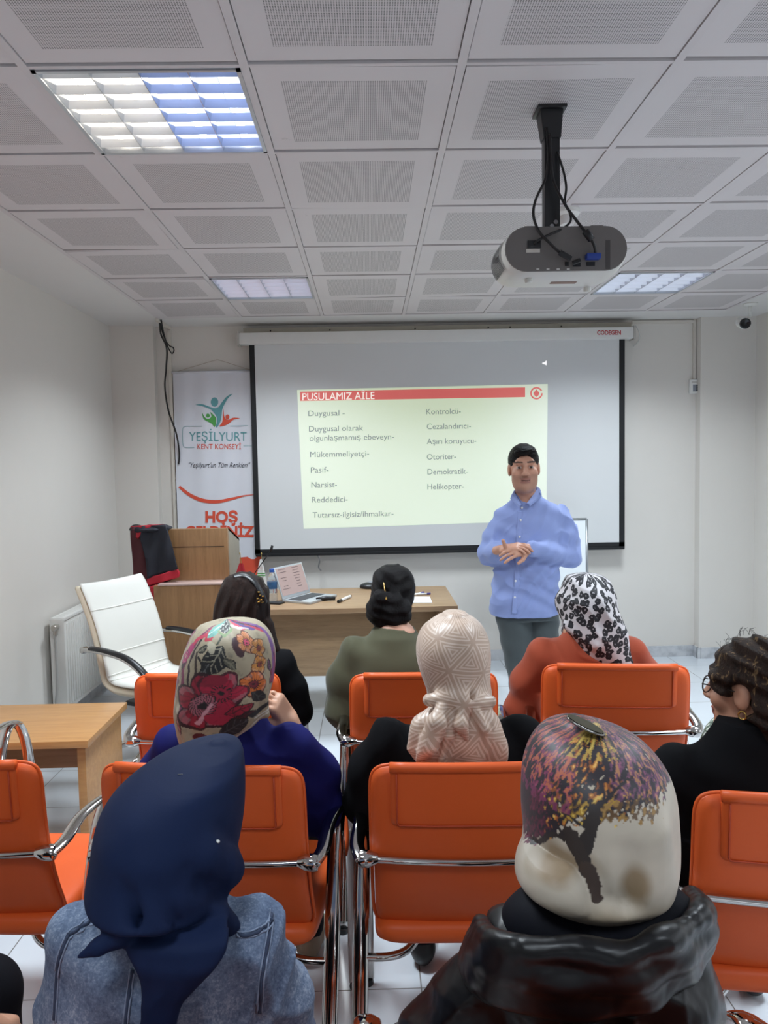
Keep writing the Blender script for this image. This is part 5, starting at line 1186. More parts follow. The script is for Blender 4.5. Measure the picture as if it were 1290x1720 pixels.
ringm = k.math('MULTIPLY', k.math('MULTIPLY', k.math('GREATER_THAN', d, k.math('MULTIPLY', k.math('GREATER_THAN', gap, .5), .12)), k.math('LESS_THAN', d, .455)), k.math('GREATER_THAN', k.noise(3.0, 2, .5, mp.outputs[0]), .08))
cen = k.math('LESS_THAN', d, .17)
k.base(k.mix(ringm, k.mix(cen, rgba('#c3bfc2'), rgba('#8e8b90')), rgba('#15151c'))); k.i['Roughness'].default_value = .65; k.bump(k.noise(700, 2), .1, .0008)
mesh_obj('headscarf', V, F, k.m, t, world=True, uv=polar(V, hc))

# ---- woman in the floral scarf
t = person(-.36, 2.0, 'woman in a colourful floral headscarf and royal blue top, hand at her chin, second row')
lower(t, -.38, 2.06, -8, shoe=M_shoet, foot=(.40, .40)); cx = A_(392, 1230, 2.0)[0]; hc = A_(385, 1125, 1.98); R = rotm(-.45, -.02, .08)
f = Field((cx-.36, 1.8, .5), (cx+.38, 2.5, 1.28), .006)
head(f, hc, R, .92, 'flo'); neck(f, hc, R, (cx, 2.02, .93), .92); torso(f, cx, 2.0, .90, .13, 2.05, z0=.55, w=.7)
eL, eR = A_(272, 1330, 2.06), A_(535, 1355, 2.08); hw = A_(487, 1215, 2.14); wl = np.array([cx-.05, 2.34, .63])
arm(f, [(cx-.13, 2.0, .87), eL, wl], [.035, .033, .024]); arm(f, [(cx+.14, 2.0, .87), eR, hw], [.035, .035, .027]); hand(f, wl, (.5, .8, -.15), (0, .1, 1), -1, .5)
hand(f, hw, A_(458, 1172, 2.10)-hw, (.75, -.5, .3), -1, 1.15, .02, .98, .3)
skin_obj(f, t, 'flo', '#b98a70')
f = Field((cx-.38, 1.8, .5), (cx+.40, 2.45, 1.04), .006); torso(f, cx, 2.005, .905, .165, 2.05, w=1.08); f.add(cap((cx, 2.015, .89), (cx, 2.02, .97), .085, .074), .03)
arm(f, [(cx-.15, 2.0, .865), (np.array([cx-.18, 2.02, .86])+eL)/2, eL, wl], [.064, .064, .062, .04]); arm(f, [(cx+.15, 2.0, .865), (np.array([cx+.19, 2.02, .87])+eR)/2, eR, (eR+hw)/2+np.array([0, .02, 0]), hw+.12*(eR-hw)], [.066, .066, .064, .05, .034])
f.warp(lambda x, y, z: fold(x, y, z, .003, (.6, .4, .9), .5, 45)+ridge(x, y, z, .012, (.7, .3, .8), 3., 22)); finish(f, 'blouse', M_blue, t)
f = Field(hc-np.array([.2, .22, .30]), hc+np.array([.2, .2, .17]), .0045)
f.add(loft(slices([(1040, 372, 412, .02, .03), (1046, 348, 434, .015, .075), (1060, 327, 450, .005, .105), (1080, 314, 459, 0, .122), (1105, 305, 463, -.005, .127), (1135, 300, 461, -.01, .128), (1160, 297, 457, -.02, .12), (1180, 294, 450, -.03, .105), (1200, 292, 441, -.042, .085), (1220, 294, 424, -.055, .062), (1240, 297, 400, -.065, .042), (1256, 303, 382, -.075, .026), (1268, 318, 368, -.08, .014)], 1.98)), .01)
f.add(ell(hc+.92*(.03*R[1]-.1*R[2]), (.075, .08, .06)), .03); f.add(cap(A_(432, 1140, 1.9), A_(448, 1200, 1.93), .02, .012), .02); f.add(cap(A_(308, 1200, 1.88), A_(314, 1258, 1.87), .016, .009), .02)
f.sub(cap(A_(322, 1215, 1.80), A_(330, 1262, 1.82), .012, .01), .015); f.sub(cap(A_(405, 1215, 1.83), A_(455, 1175, 1.86), .008, .008), .02)
face_opening(f, hc, R, .92); f.warp(lambda x, y, z: fold(x, y, z, .0028, (.8, .2, .4), 1.5, 38)+ridge(x, y, z, .008, (.8, .2, .5), .5, 18))
f2 = f; V, F = f.mesh()
def refine(V, F):
    "one split of every quad, for finer paint"
    F = np.asarray(F); E = np.concatenate([F[:, [0, 1]], F[:, [1, 2]], F[:, [2, 3]], F[:, [3, 0]]]); E = np.sort(E, 1); u, inv = np.unique(E[:, 0]*len(V)+E[:, 1], return_inverse=True)
    a, b = u//len(V), u % len(V); M = (V[a]+V[b])/2; C = V[F].mean(1); n = len(V); m = len(F); e = [n+inv[i*m:(i+1)*m] for i in range(4)]; c = n+len(M)+np.arange(m)
    V2 = np.concatenate([V, M, C]); F2 = np.concatenate([np.stack([F[:, i], e[i], c, e[i-1]], 1) for i in range(4)]); return V2, F2
V, F = refine(V, F)
def paint_floral(V, c, Y):
    U = polar(V, c); n = len(V); s = Y/FPX
    w1 = np.stack([vnoise(U, 90, 1), vnoise(U, 90, 2)], 1)*.0022; Q = U+w1
    col = np.tile(np.array(lin('#a99c82')), (n, 1)); g = vnoise(U, 45, 5); col = col*(1+.16*g[:, None]); 
    def put(m, c_, a=1.): col[m] = col[m]*(1-a)+np.array(lin(c_))*a
    put(vnoise(U, 70, 9) > .75, '#8f8673', .6)
    def loc(x, y, rot=0, sx=1, sy=1):
        p = upx(x, y, Y, c, .11); d = (Q-p)/s; a, b = d[:, 0], -d[:, 1]; cr, sr = math.cos(rot), math.sin(rot); return (a*cr+b*sr)/sx, (-a*sr+b*cr)/sy
    def flower(x, y, r, n_, pet, dark, cen, ph=0, depth=.22):
        a, b = loc(x, y); rr = np.hypot(a, b); th = np.arctan2(b, a)+ph; R_ = r*(1-depth+depth*np.abs(np.cos(th*n_/2))+.05*np.sin(7*th))
        put(rr < R_*1.08, dark); m = rr < R_*.96; put(m, pet); put(m & (np.sin(th*n_*4+rr*.2) > .6) & (rr > .3*R_), dark, .45); put(m & (np.abs(np.cos(th*n_/2)) < .22), dark, .7); put(m & (rr > .72*R_) & (np.sin(th*5) > 0), '#ffffff', .10)
        put(rr < r*.32, cen); put((rr < r*.42) & (rr > r*.24) & (np.sin(th*17) > .2), '#12090c'); put(rr < r*.1, '#1c1014')
    def leaf(x, y, L, Wd, rot, c_, vein):
        a, b = loc(x, y, rot); wd = Wd*(1-(a/L)**2); m = (np.abs(a) < L) & (np.abs(b) < wd); put((np.abs(a) < L*1.06) & (np.abs(b) < wd+2), '#0c0c10'); put(m, c_); put(m & ((np.abs(b) < .9) | (np.abs(np.mod(np.abs(b)*.8-a, 11)-1) < .8)), vein, .8)
    def blob(x, y, rx, ry, rot, c_, a=1.): p, q = loc(x, y, rot, rx, ry); put(p*p+q*q < 1, c_, a)
    def dots(x, y, rx, ry, rot, bg, fg):
        p, q = loc(x, y, rot); m = (p/rx)**2+(q/ry)**2 < 1; put(m, bg); put(m & (np.hypot(np.mod(p+q*.0, 5.5)-2.75, np.mod(q+2.7*np.floor(p/5.5), 5.5)-2.75) < 1.5), fg)
    def stroke(pts, w, c_, a=1.):
        P = [upx(x, y, Y, c, .11) for x, y in spline([(*p, 0) for p in pts], 6) for x, y in [(x, y)]] if False else [upx(p[0], p[1], Y, c, .11) for p in spline(pts, 6)]
        d = np.full(n, 9.)
        for A, B in zip(P[:-1], P[1:]):
            v = B-A; t_ = np.clip(((Q-A) @ v)/(v @ v+1e-12), 0, 1); d = np.minimum(d, np.hypot(*((Q-A-t_[:, None]*v).T)))
        put(d < w*s, c_, a)
    # repeats on the sides and front
    for x, y, r in ((292, 1090, 20), (463, 1150, 20), (300, 1150, 16)): flower(x, y, r, 5, '#8d2352', '#35102a', '#c9a06a', 1)
    blob(455, 1110, 9, 45, .1, '#7c4a8e'); blob(452, 1140, 5, 40, .1, '#b04a80'); stroke([(458, 1075), (452, 1120), (455, 1170)], 2, '#1a1226')
    blob(425, 1052, 34, 12, .35, '#54397f'); blob(400, 1047, 25, 8, .1, '#3b2d66'); blob(440, 1062, 22, 8, .6, '#b52a4a'); blob(412, 1058, 14, 5, .5, '#d03c58'); stroke([(385, 1050), (415, 1048), (445, 1066)], 1.6, '#181226'); stroke([(395, 1060), (430, 1064)], 1.4, '#e2c9d0')
    stroke([(328, 1065), (318, 1090), (312, 1120), (318, 1160), (323, 1200)], 4.5, '#7a2750'); stroke([(330, 1078), (322, 1110), (326, 1150), (330, 1185)], 2.2, '#2a1020'); stroke([(335, 1105), (345, 1118), (342, 1135)], 1.8, '#1c1a18')
    blob(313, 1100, 9, 16, .2, '#b02a68'); blob(309, 1122, 5, 9, .2, '#33202a'); stroke([(316, 1085), (325, 1076), (337, 1070)], 4, '#c03050')
    blob(347, 1066, 15, 11, -.4, '#6fb0a4'); stroke([(335, 1072), (350, 1062), (360, 1058)], 1, '#dff0ea'); stroke([(334, 1064), (340, 1078), (352, 1076)], 2, '#bf2c45')
    dots(374, 1057, 19, 10, .15, '#121216', '#c9ccc2'); stroke([(358, 1066), (376, 1070), (392, 1062)], 1.8, '#7f9a63'); stroke([(364, 1082), (368, 1072)], 2, '#3d4535')
    blob(398, 1088, 9, 16, -.3, '#3c1420')
    leaf(362, 1108, 27, 17, 2.1, '#15171b', '#b9b19a'); leaf(350, 1125, 14, 6, 1.9, '#1b1d20', '#777777')
    flower(412, 1082, 17, 5, '#d98a55', '#5a2a20', '#d4486a'); flower(428, 1094, 16, 5, '#c98436', '#4a2512', '#7a2a1a', .7); flower(426, 1120, 15, 4, '#cf8a3c', '#5a2c18', '#8a3522', .3)
    flower(417, 1150, 22, 4, '#d9712a', '#5f2416', '#7b2030', 1.1); leaf(424, 1172, 16, 8, .5, '#111217', '#444444')
    dots(301, 1172, 8, 14, .2, '#141016', '#8b7f76'); leaf(296, 1190, 12, 6, 1.2, '#6b1626', '#2a0a12')
    stroke([(440, 1055), (452, 1080), (458, 1105)], 4, '#6a3f86'); stroke([(446, 1120), (450, 1150), (446, 1178)], 3, '#8d2f62'); stroke([(300, 1130), (304, 1160), (300, 1200)], 3.5, '#6b2148'); stroke([(330, 1100), (336, 1130), (334, 1150)], 2.5, '#3a2a24'); leaf(385, 1112, 12, 5, .8, '#5d5a4a', '#8f8a76'); leaf(440, 1128, 11, 5, 1.3, '#2a1a30', '#8a5a8a'); flower(308, 1110, 11, 5, '#b23468', '#3a1026', '#e0a0a0', .4); blob(390, 1132, 8, 12, .5, '#8c8468', .7); blob(355, 1088, 7, 10, -.5, '#cfc7ae', .8); leaf(340, 1092, 10, 4, -.6, '#4a4a3c', '#9a9480')
    # the large poppy
    flower(352, 1178, 50, 5, '#9c1232', '#2e0713', '#8e1a38', .35, .3); flower(374, 1160, 36, 5, '#b3173c', '#4a0a1e', '#a2183a', 1.2, .3)
    blob(372, 1196, 30, 20, .4, '#a81a3a'); leaf(400, 1190, 22, 8, -.25, '#a01535', '#3a0a18'); leaf(405, 1203, 22, 5, -.3, '#2a0a14', '#5a1020'); blob(364, 1140, 10, 20, 1.3, '#8f1230')
    p, q = loc(350, 1180, -.5); rr = np.hypot(p, q*1.35); th = np.arctan2(q, p); put((rr < 21), '#b06a78', .75); put((rr < 24) & (rr > 8) & (np.sin(th*22+rr) > .45), '#1d0a10'); put(rr < 8, '#1a0a12'); stroke([(342, 1212), (352, 1195), (362, 1178)], 2.5, '#d79aa4')
    leaf(392, 1222, 26, 14, -.5, '#1a1a20', '#4e4e52'); leaf(318, 1222, 16, 7, 1.4, '#7c1228', '#d6a090'); blob(345, 1240, 14, 10, .3, '#5c0f1f')
    stroke([(418, 1205), (440, 1190), (452, 1180)], 5, '#17161c'); stroke([(424, 1212), (440, 1202)], 1.6, '#d7d4cc'); stroke([(335, 1255), (350, 1245), (365, 1252)], 2, '#1a1818'); stroke([(385, 1252), (415, 1232), (440, 1208)], 2.5, '#d8d3c6')
    m = vnoise(U, 160, 21) > .55; col[m] *= .86; col *= .76
    return col
M_floral = vcol('floral_satin', .62, .05, 700, .1)
mesh_obj('headscarf', V, F, M_floral, t, world=True, cols=paint_floral(V, hc, 1.87))

# ---- woman in the beige satin scarf
t = person(.22, 1.98, 'woman in a shiny beige patterned headscarf and black top, in the second row')
lower(t, .23, 2.04, -2, foot=(.36, .30), knee=.44); cx = A_(766, 1230, 1.98)[0]; hc = A_(764, 1109, 1.99); R = rotm(-.15, 0, .0)
f = Field((cx-.38, 1.78, .5), (cx+.38, 2.48, 1.28), .0065)
head(f, hc, R, .92, 'sat'); neck(f, hc, R, (cx, 2.0, .93), .92); torso(f, cx, 1.99, .91, .14, 2.04, z0=.55, w=.7)
eL, eR = A_(622, 1345, 2.06), A_(925, 1345, 2.06); wl = [np.array([cx-.08, 2.32, .63]), np.array([cx+.08, 2.32, .63])]
for s_, e, w_ in ((-1, eL, wl[0]), (1, eR, wl[1])): arm(f, [(cx+s_*.14, 2.0, .87), e, w_], [.035, .033, .024]); hand(f, w_, (-s_*.5, .8, -.15), (0, .1, 1), s_, .5)
skin_obj(f, t, 'sat', '#b98a70')
f = Field((cx-.38, 1.8, .5), (cx+.38, 2.42, 1.06), .0065); torso(f, cx, 1.99, .915, .19, 2.04, w=1.12)
for s_, e, w_ in ((-1, eL, wl[0]), (1, eR, wl[1])): arm(f, [(cx+s_*.17, 2.0, .865), (np.array([cx+s_*.20, 2.02, .87])+e)/2, e, w_], [.068, .068, .066, .042])
f.warp(lambda x, y, z: fold(x, y, z, .003, (.6, .4, .9), 2.5, 45)+ridge(x, y, z, .010, (.7, .3, .8), 4., 22)); finish(f, 'sweater', M_blacktop, t)
f = Field(hc-np.array([.2, .24, .32]), hc+np.array([.2, .2, .15]), .0042)
f.add(loft(slices([(1033, 748, 779, .0, .04), (1038, 733, 791, 0, .075), (1052, 715, 806, 0, .1), (1075, 703, 818, 0, .118), (1100, 701, 821, 0, .122), (1125, 706, 822, -.003, .12), (1148, 712, 824, -.012, .108), (1165, 717, 827, -.022, .092), (1176, 722, 826, -.03, .075), (1186, 732, 820, -.035, .06), (1196, 728, 818, -.045, .055)], 1.99)), .01)
# gathered knot, cape and tails
f.add(loft(slices([(1180, 728, 815, -.07, .05), (1192, 712, 826, -.085, .04), (1210, 694, 842, -.10, .032), (1235, 684, 850, -.11, .028), (1260, 684, 853, -.113, .024), (1278, 696, 850, -.113, .018), (1290, 712, 838, -.113, .012)], 1.99), 2.6), .006)
f.add(cap(A_(722, 1176, 1.89), A_(775, 1183, 1.87), .018, .022), .015); f.add(cap(A_(775, 1183, 1.87), A_(824, 1178, 1.9), .022, .016), .015); f.add(ell(A_(768, 1168, 1.885), (.055, .03, .025)), .02)
for pts, rs in (([(742, 1190, 1.865), (735, 1215, 1.85), (722, 1250, 1.848), (697, 1282, 1.853)], [.018, .03, .024, .006]), ([(775, 1190, 1.862), (778, 1215, 1.845), (785, 1240, 1.85)], [.02, .024, .008]), ([(760, 1192, 1.865), (752, 1235, 1.855), (742, 1275, 1.86)], [.012, .018, .012]), ([(795, 1188, 1.87), (812, 1225, 1.862), (820, 1270, 1.868)], [.012, .014, .01])): chain(f, [A_(*p) for p in pts], rs, .004)
for pts in ([(714, 1158, 1.885), (735, 1160, 1.868)], [(790, 1172, 1.868), (806, 1150, 1.872)], [(757, 1196, 1.845), (752, 1225, 1.835)], [(788, 1200, 1.84), (800, 1235, 1.84)], [(707, 1205, 1.86), (712, 1235, 1.858)]): chain(f.__class__ and f, [A_(*p) for p in pts][:1], [0]) if False else f.sub(cap(A_(*pts[0]), A_(*pts[1]), .009, .005), .012)
f.add(ell(hc+.92*(.03*R[1]-.1*R[2]), (.075, .08, .06)), .03)
face_opening(f, hc, R, .92); f.warp(lambda x, y, z: fold(x, y, z, .0018, (.9, .2, .3), .5, 50)+ridge(x, y, z, .007, (.9, .2, -.5), 1.5, 22)+.0035*np.sin(70*x+30*z)*np.clip((1.03-z)*14, 0, 1))
V, F = f.mesh(); k = N('jacquard_satin'); u = k.n('UVMap'); mn = None; mps = []
wn = k.n('TexNoise'); wn.inputs['Scale'].default_value = 9; k.l(u.outputs[0], wn.inputs['Vector']); ad = k.n('VectorMath', operation='MULTIPLY_ADD'); k.l(wn.outputs['Color'], ad.inputs[0]); ad.inputs[1].default_value = (.012, .012, 0); k.l(u.outputs[0], ad.inputs[2])
for a in (0, 60, 120):
    dt = k.n('VectorMath', operation='DOT_PRODUCT'); k.l(ad.outputs[0], dt.inputs[0]); dt.inputs[1].default_value = (math.cos(math.radians(a+20)), math.sin(math.radians(a+20)), 0)
    fr = k.math('FRACT', k.math('ADD', k.math('DIVIDE', dt.outputs['Value'], .072), 40.)); dd = k.math('SUBTRACT', .5, k.math('ABSOLUTE', k.math('SUBTRACT', fr, .5))); mn = dd if mn is None else k.math('MINIMUM', mn, dd)
stp = k.math('GREATER_THAN', k.math('FRACT', k.math('MULTIPLY', mn, 10.5)), .5)
k.base(k.mix(stp, rgba('#b09683'), rgba('#cbb6a6'))); k.l(k.math('ADD', k.math('MULTIPLY', stp, -.12), .5), k.i['Roughness']); k.i['Sheen Weight'].default_value = .2; k.i['Specular IOR Level'].default_value = .6
mesh_obj('headscarf', V, F, k.m, t, world=True, uv=polar(V, hc, .10))

# ---- woman with glasses at the right edge
t = person(.93, 1.76, 'woman with glasses, streaked dark hair and black top at the right edge')
lower(t, .95, 1.82, -9, knee=.44); cx = A_(1255, 1290, 1.76)[0]; hc = A_(1262, 1160, 1.80); R = rotm(.72, -.05, 0.05)
f = Field((cx-.38, 1.55, .5), (cx+.38, 2.25, 1.28), .0055)
head(f, hc, R, .94, 'gla'); neck(f, hc, R, (cx, 1.77, .93), .95); torso(f, cx, 1.76, .915, .14, 1.82, z0=.55, w=.7)
eL, eR = A_(1128, 1440, 1.82), np.array([cx+.25, 1.84, .67]); wl = [np.array([cx-.1, 2.1, .63]), np.array([cx+.08, 2.1, .63])]
for s_, e, w_ in ((-1, eL, wl[0]), (1, eR, wl[1])): arm(f, [(cx+s_*.14, 1.76, .87), e, w_], [.035, .033, .024]); hand(f, w_, (-s_*.5, .8, -.15), (0, .1, 1), s_, .5)
skin_obj(f, t, 'gla', '#b08068')
f = Field((cx-.4, 1.55, .5), (cx+.4, 2.2, 1.06), .006); torso(f, cx, 1.765, .93, .185, 1.82, w=1.08); f.add(cap((cx+.01, 1.765, .915), (cx+.02, 1.78, .942), .07, .06), .03)
for s_, e, w_ in ((-1, eL, wl[0]), (1, eR, wl[1])): arm(f, [(cx+s_*.165, 1.765, .865), (np.array([cx+s_*.19, 1.78, .87])+e)/2, e, w_], [.068, .067, .064, .042])
f.warp(lambda x, y, z: fold(x, y, z, .003, (.6, .4, .9), 3.5, 45)); finish(f, 'sweater', M_blacktop, t)
f = Field(hc-np.array([.2, .24, .22]), hc+np.array([.24, .2, .16]), .0042)
def PG(x, y, z): return hc+.94*(x*R[0]+y*R[1]+z*R[2])
f.add(ell(PG(0, -.018, .038), (.087, .108, .095), R), .01); f.add(ell(PG(0.0, -.075, -.03), (.075, .05, .075), R), .03); f.add(ell(PG(.02, -.105, -.07), (.065, .05, .07), R), .03); f.add(ell(PG(-.04, -.075, -.06), (.04, .045, .055), R), .03)
f.add(cap(PG(-.076, .05, .03), PG(-.07, -.04, -.035), .022), .02)
f.sub(ell(PG(0, .135, -.03), (.066, .085, .115), R), .012); f.sub(ell(PG(-.088, -.002, -.018), (.03, .033, .045), R), .01); f.sub(cap(PG(-.06, .03, -.12), PG(-.06, .01, -.05), .03), .015)
f.warp(lambda x, y, z: .0034*np.sin(150*z+70*x+5*np.sin(20*x))+.0024*np.sin(210*z-40*y+60*x)); hf = f; finish(f, 'hair', M_hstreak, t)
w = MB(); rr = random.Random(11)
for i in range(26):
    x = rr.uniform(1205, 1288); p = A_(x, 1066+32*((x-1258)/50)**2, 1.8); a = rr.uniform(-.6, .9)
    w.tube(spline([p, p+np.array([.012*a, .005, .012]), p+np.array([.035*a, .01*a, .012+rr.uniform(0, .012)])], 4), .0004, 4)
ob_ = w.build('stray_hairs', M_hdark, t, world=True); ob_['kind'] = 'stuff'
g = MB()
def rim(cx_): return [PG(cx_+.024*math.cos(a), .112-.012*abs(cx_)/.03, .006+.021*math.sin(a)-.002*math.cos(2*a)) for a in np.linspace(0, 2*math.pi, 24)[:-1]]
for q in (-1, 1): g.tube(rim(q*.033), .0017, 6, closed=True); g.tube([PG(q*.057, .10, .012), PG(q*.078, .04, .012), PG(q*.080, -.005, .008)], .0017, 6)
g.tube([PG(-.01, .116, .012), PG(0, .119, .015), PG(.01, .116, .012)], .0015, 6); g.build('eyeglasses', plain('dark_metal', '#2a2422', .3, metal=.6), t, smooth=True, world=True)
MB().tube([PG(-.083, -.012, -.046)+.009*(math.cos(a)*R[1]+math.sin(a)*R[2]) for a in np.linspace(0, 6.28, 14)[:-1]], .0022, 6, closed=True).build('earring', M_gold, t, smooth=True, world=True)
MB().tube([PG(.01, -.14, -.045), PG(.012, -.155, -.075)], .006, 8).build('hair_clasp', plain('clasp_silver', '#b9b9c2', .25, metal=.9), t, smooth=True, world=True)

# ---- woman in the navy scarf and denim jacket
t = person(-.31, 1.1, 'woman in a navy headscarf and washed denim jacket, nearest on the left')
lower(t, -.31, 1.14, 0, knee=.38, foot=(.34, .34), hw=.14, kx=.075); cx = A_(283, 1600, 1.10)[0]; hc = A_(300, 1385, 1.16); R = rotm(-.5, .1, .25)
f = Field((cx-.36, .9, .5), (cx+.36, 1.62, 1.28), .0065)
head(f, hc, R, .92, 'nav'); neck(f, hc, R, (cx, 1.12, .96), .92); torso(f, cx, 1.1, .93, .11, 1.14, z0=.55, w=.66)
eL, eR = np.array([cx-.155, 1.16, .69]), np.array([cx+.15, 1.16, .69]); wl = [np.array([cx-.08, 1.42, .63]), np.array([cx+.08, 1.42, .63])]
for s_, e, w_ in ((-1, eL, wl[0]), (1, eR, wl[1])): arm(f, [(cx+s_*.105, 1.1, .89), e, w_], [.035, .033, .024]); hand(f, w_, (-s_*.5, .8, -.15), (0, .1, 1), s_, .5)
skin_obj(f, t, 'nav', '#b98a70')
f = Field((cx-.36, .9, .5), (cx+.36, 1.55, 1.10), .005); torso(f, cx, 1.10, .958, .15, 1.14, w=.98); f.add(cap((cx, 1.11, .94), (cx, 1.12, 1.0), .075, .062), .03)
for s_, e, w_ in ((-1, eL, wl[0]), (1, eR, wl[1])): arm(f, [(cx+s_*.118, 1.10, .915), (np.array([cx+s_*.132, 1.10, .90])+e)/2, e, w_], [.058, .056, .053, .04])
f.warp(lambda x, y, z: fold(x, y, z, .0035, (.5, .4, .9), 2.2, 40)+ridge(x, y, z, .013, (.6, .3, .8), .2, 24)+ridge(x, y, z, .010, (.9, .1, -.5), 2.2, 36)); jf = f
k = N('washed_denim'); n1 = k.noise(260, 3, .7); n2 = k.noise(14, 5, .6); n3 = k.noise(90, 4, .7)
k.base(k.ramp(k.math('ADD', k.math('MULTIPLY', n1, .35), k.math('ADD', k.math('MULTIPLY', n2, .35), k.math('MULTIPLY', n3, .3))), [(.34, lin('#3e4b65')), (.5, lin('#66748c')), (.64, lin('#99a4b5'))])); k.i['Roughness'].default_value = .85; k.i['Specular IOR Level'].default_value = .2; k.bump(n1, .25, .001); M_denim = k.m
jk = finish(f, 'denim_jacket', M_denim, t)
M_thread = plain('denim_seam', '#7d8aa2', .8, var=.15, nscale=150); M_seamd = plain('denim_seam_dark', '#2f3a52', .85)
def seam(fl, pts, parent, mat, r=.0022, Y=1.0, off=.0005):
    P = [onf(fl, A_(x, y, Y), off) for x, y in spline(pts, 8)]; P = [p for p in P if p is not None]
    if len(P) > 2: return MB().tube(P, r, 6).build('seam', mat, parent, smooth=True, world=True)
for pts in ([(104, 1588), (130, 1578), (165, 1568), (205, 1560)], [(383, 1580), (405, 1588), (440, 1584), (452, 1580)], [(104, 1588), (92, 1625), (86, 1665), (88, 1718)], [(227, 1620), (226, 1660), (222, 1718)], [(444, 1560), (448, 1585), (440, 1640), (432, 1718)]):
    seam(jf, pts, jk, M_seamd, .0028, 1.03); seam(jf, [(x+3.5, y+3) for x, y in pts], jk, M_thread, .0014, 1.03, off=.0012); seam(jf, [(x-3.5, y-3) for x, y in pts], jk, M_thread, .0014, 1.03, off=.0012)
k = N('navy_crepe'); n = k.noise(4, 4); k.base(k.mix(n, rgba('#0d1833'), rgba('#132244'))); k.i['Roughness'].default_value = .75; k.i['Specular IOR Level'].default_value = .15; k.bump(k.noise(500, 3), .18, .0008); M_navy = k.m
f = Field(hc-np.array([.24, .30, .42]), hc+np.array([.2, .22, .16]), .0045)
f.add(loft(slices([(1248, 360, 379, .035, .012), (1251, 350, 386, .035, .03), (1256, 330, 397, .03, .06), (1270, 292, 403, .02, .09), (1292, 255, 405, .0, .11), (1318, 215, 405, -.01, .125), (1345, 192, 404, -.02, .13), (1380, 172, 402, -.03, .132), (1415, 161, 399, -.035, .13), (1445, 154, 395, -.045, .128), (1472, 149, 386, -.056, .124), (1490, 151, 379, -.066, .116), (1503, 160, 376, -.070, .100), (1512, 178, 370, -.070, .075), (1517, 212, 358, -.07, .042)], 1.13)), .01)
f.add(ell(hc+.92*(.03*R[1]-.1*R[2]), (.075, .08, .06)), .03)
f.add(cap(A_(362, 1535, 1.03), A_(382, 1552, 1.06), .020, .018), .02)
chain(f, [A_(*p) for p in [(228, 1560, 1.0), (198, 1572, .98), (165, 1590, .97), (134, 1606, .965)]], [.020, .018, .013, .004], .004)
f.add(loft(slices([(1500, 225, 368, -.070, .03), (1530, 210, 380, -.100, .030), (1556, 205, 385, -.126, .028), (1578, 205, 385, -.142, .025), (1600, 211, 380, -.149, .022), (1622, 222, 366, -.155, .02), (1645, 231, 345, -.155, .018), (1668, 235, 325, -.155, .017), (1690, 236, 310, -.155, .016), (1735, 230, 300, -.155, .016)], 1.13), 2.4), .004)
f.sub(cap(A_(300, 1610, .94), A_(283, 1735, .945), .012, .008), .01)
f.sub(cap(A_(240, 1640, .945), A_(225, 1735, .95), .006, .010), .012)
chain_s = lambda pts, rs, k: [f.sub(cap(A_(*p), A_(*q), r0, r1), k) for p, q, r0, r1 in zip(pts[:-1], pts[1:], rs[:-1], rs[1:])]
chain_s([(322, 1462, .985), (345, 1478, 1.0), (398, 1490, 1.05)], [.004, .010, .015], .02); chain_s([(190, 1480, .955), (203, 1510, .955), (215, 1545, .95)], [.002, .004, .006], .02); chain_s([(335, 1345, .985), (362, 1368, 1.0), (382, 1400, 1.03), (402, 1420, 1.07)], [.003, .005, .006, .006], .016)
f.add(cap(A_(345, 1440, 1.02), A_(385, 1462, 1.06), .022, .024), .03); f.sub(cap(A_(268, 1610, .925), A_(262, 1720, .925), .008), .012)
for pts in ([(300, 1552, .975), (272, 1515, .955), (250, 1470, .95)], [(330, 1550, .975), (325, 1500, .955), (312, 1450, .955)], [(352, 1546, .98), (366, 1500, .98), (372, 1455, .99)], [(240, 1550, .97), (212, 1512, .955), (190, 1480, .965)]): chain_s([p for p in pts], [.007, .005, .001], .02)
face_opening(f, hc, R, .92); f.warp(lambda x, y, z: fold(x, y, z, .0025, (.6, .2, .6), .5, 26)+ridge(x, y, z, .007, (.8, .2, .5), .5, 15)); nf = f
hs_ = finish(f, 'headscarf', M_navy, t)
for x, y in ((390, 1353),): 
    p = onf(nf, A_(x, y, 1.13), .001)
    if p is not None: MB().lathe([(.0, -.003), (.003, 0), (0, .003)], p, 10, (0, -1, 0)).build('pin', plain('pearl', '#d8d8d4', .2), hs_, smooth=True, world=True)
p = onf(nf, A_(317, 1277, 1.13), .001)
if p is not None: MB().tube([p-np.array([.003, 0, 0]), p+np.array([.004, 0, 0])], .0009, 6).build('pin', plain('pin_steel', '#b0b4b8', .2, metal=1), hs_, world=True)

# ---- woman in the autumn-tree scarf and glossy jacket
t = person(.34, 1.09, 'woman in an autumn-tree headscarf and glossy black jacket, nearest on the right')
lower(t, .33, 1.13, 0, knee=.38, foot=(.34, .34), hw=.14, kx=.075); cx = A_(1010, 1600, 1.09)[0]; hc = A_(1005, 1348, 1.15); R = rotm(.15, .05, 0)
f = Field((cx-.4, .9, .5), (cx+.36, 1.62, 1.28), .0065)
head(f, hc, R, .92, 'tre'); neck(f, hc, R, (cx, 1.11, .96), .92); torso(f, cx, 1.09, .92, .11, 1.13, z0=.55, w=.66)
eL, eR = np.array([cx-.235, 1.14, .70]), np.array([cx+.128, 1.15, .68]); wl = [np.array([cx-.12, 1.40, .64]), np.array([cx+.08, 1.40, .63])]
for s_, e, w_ in ((-1, eL, wl[0]), (1, eR, wl[1])): arm(f, [(cx+s_*.10, 1.09, .885), e, w_], [.035, .033, .024]); hand(f, w_, (-s_*.5, .8, -.15), (0, .1, 1), s_, .5)
skin_obj(f, t, 'tre', '#b98a70')
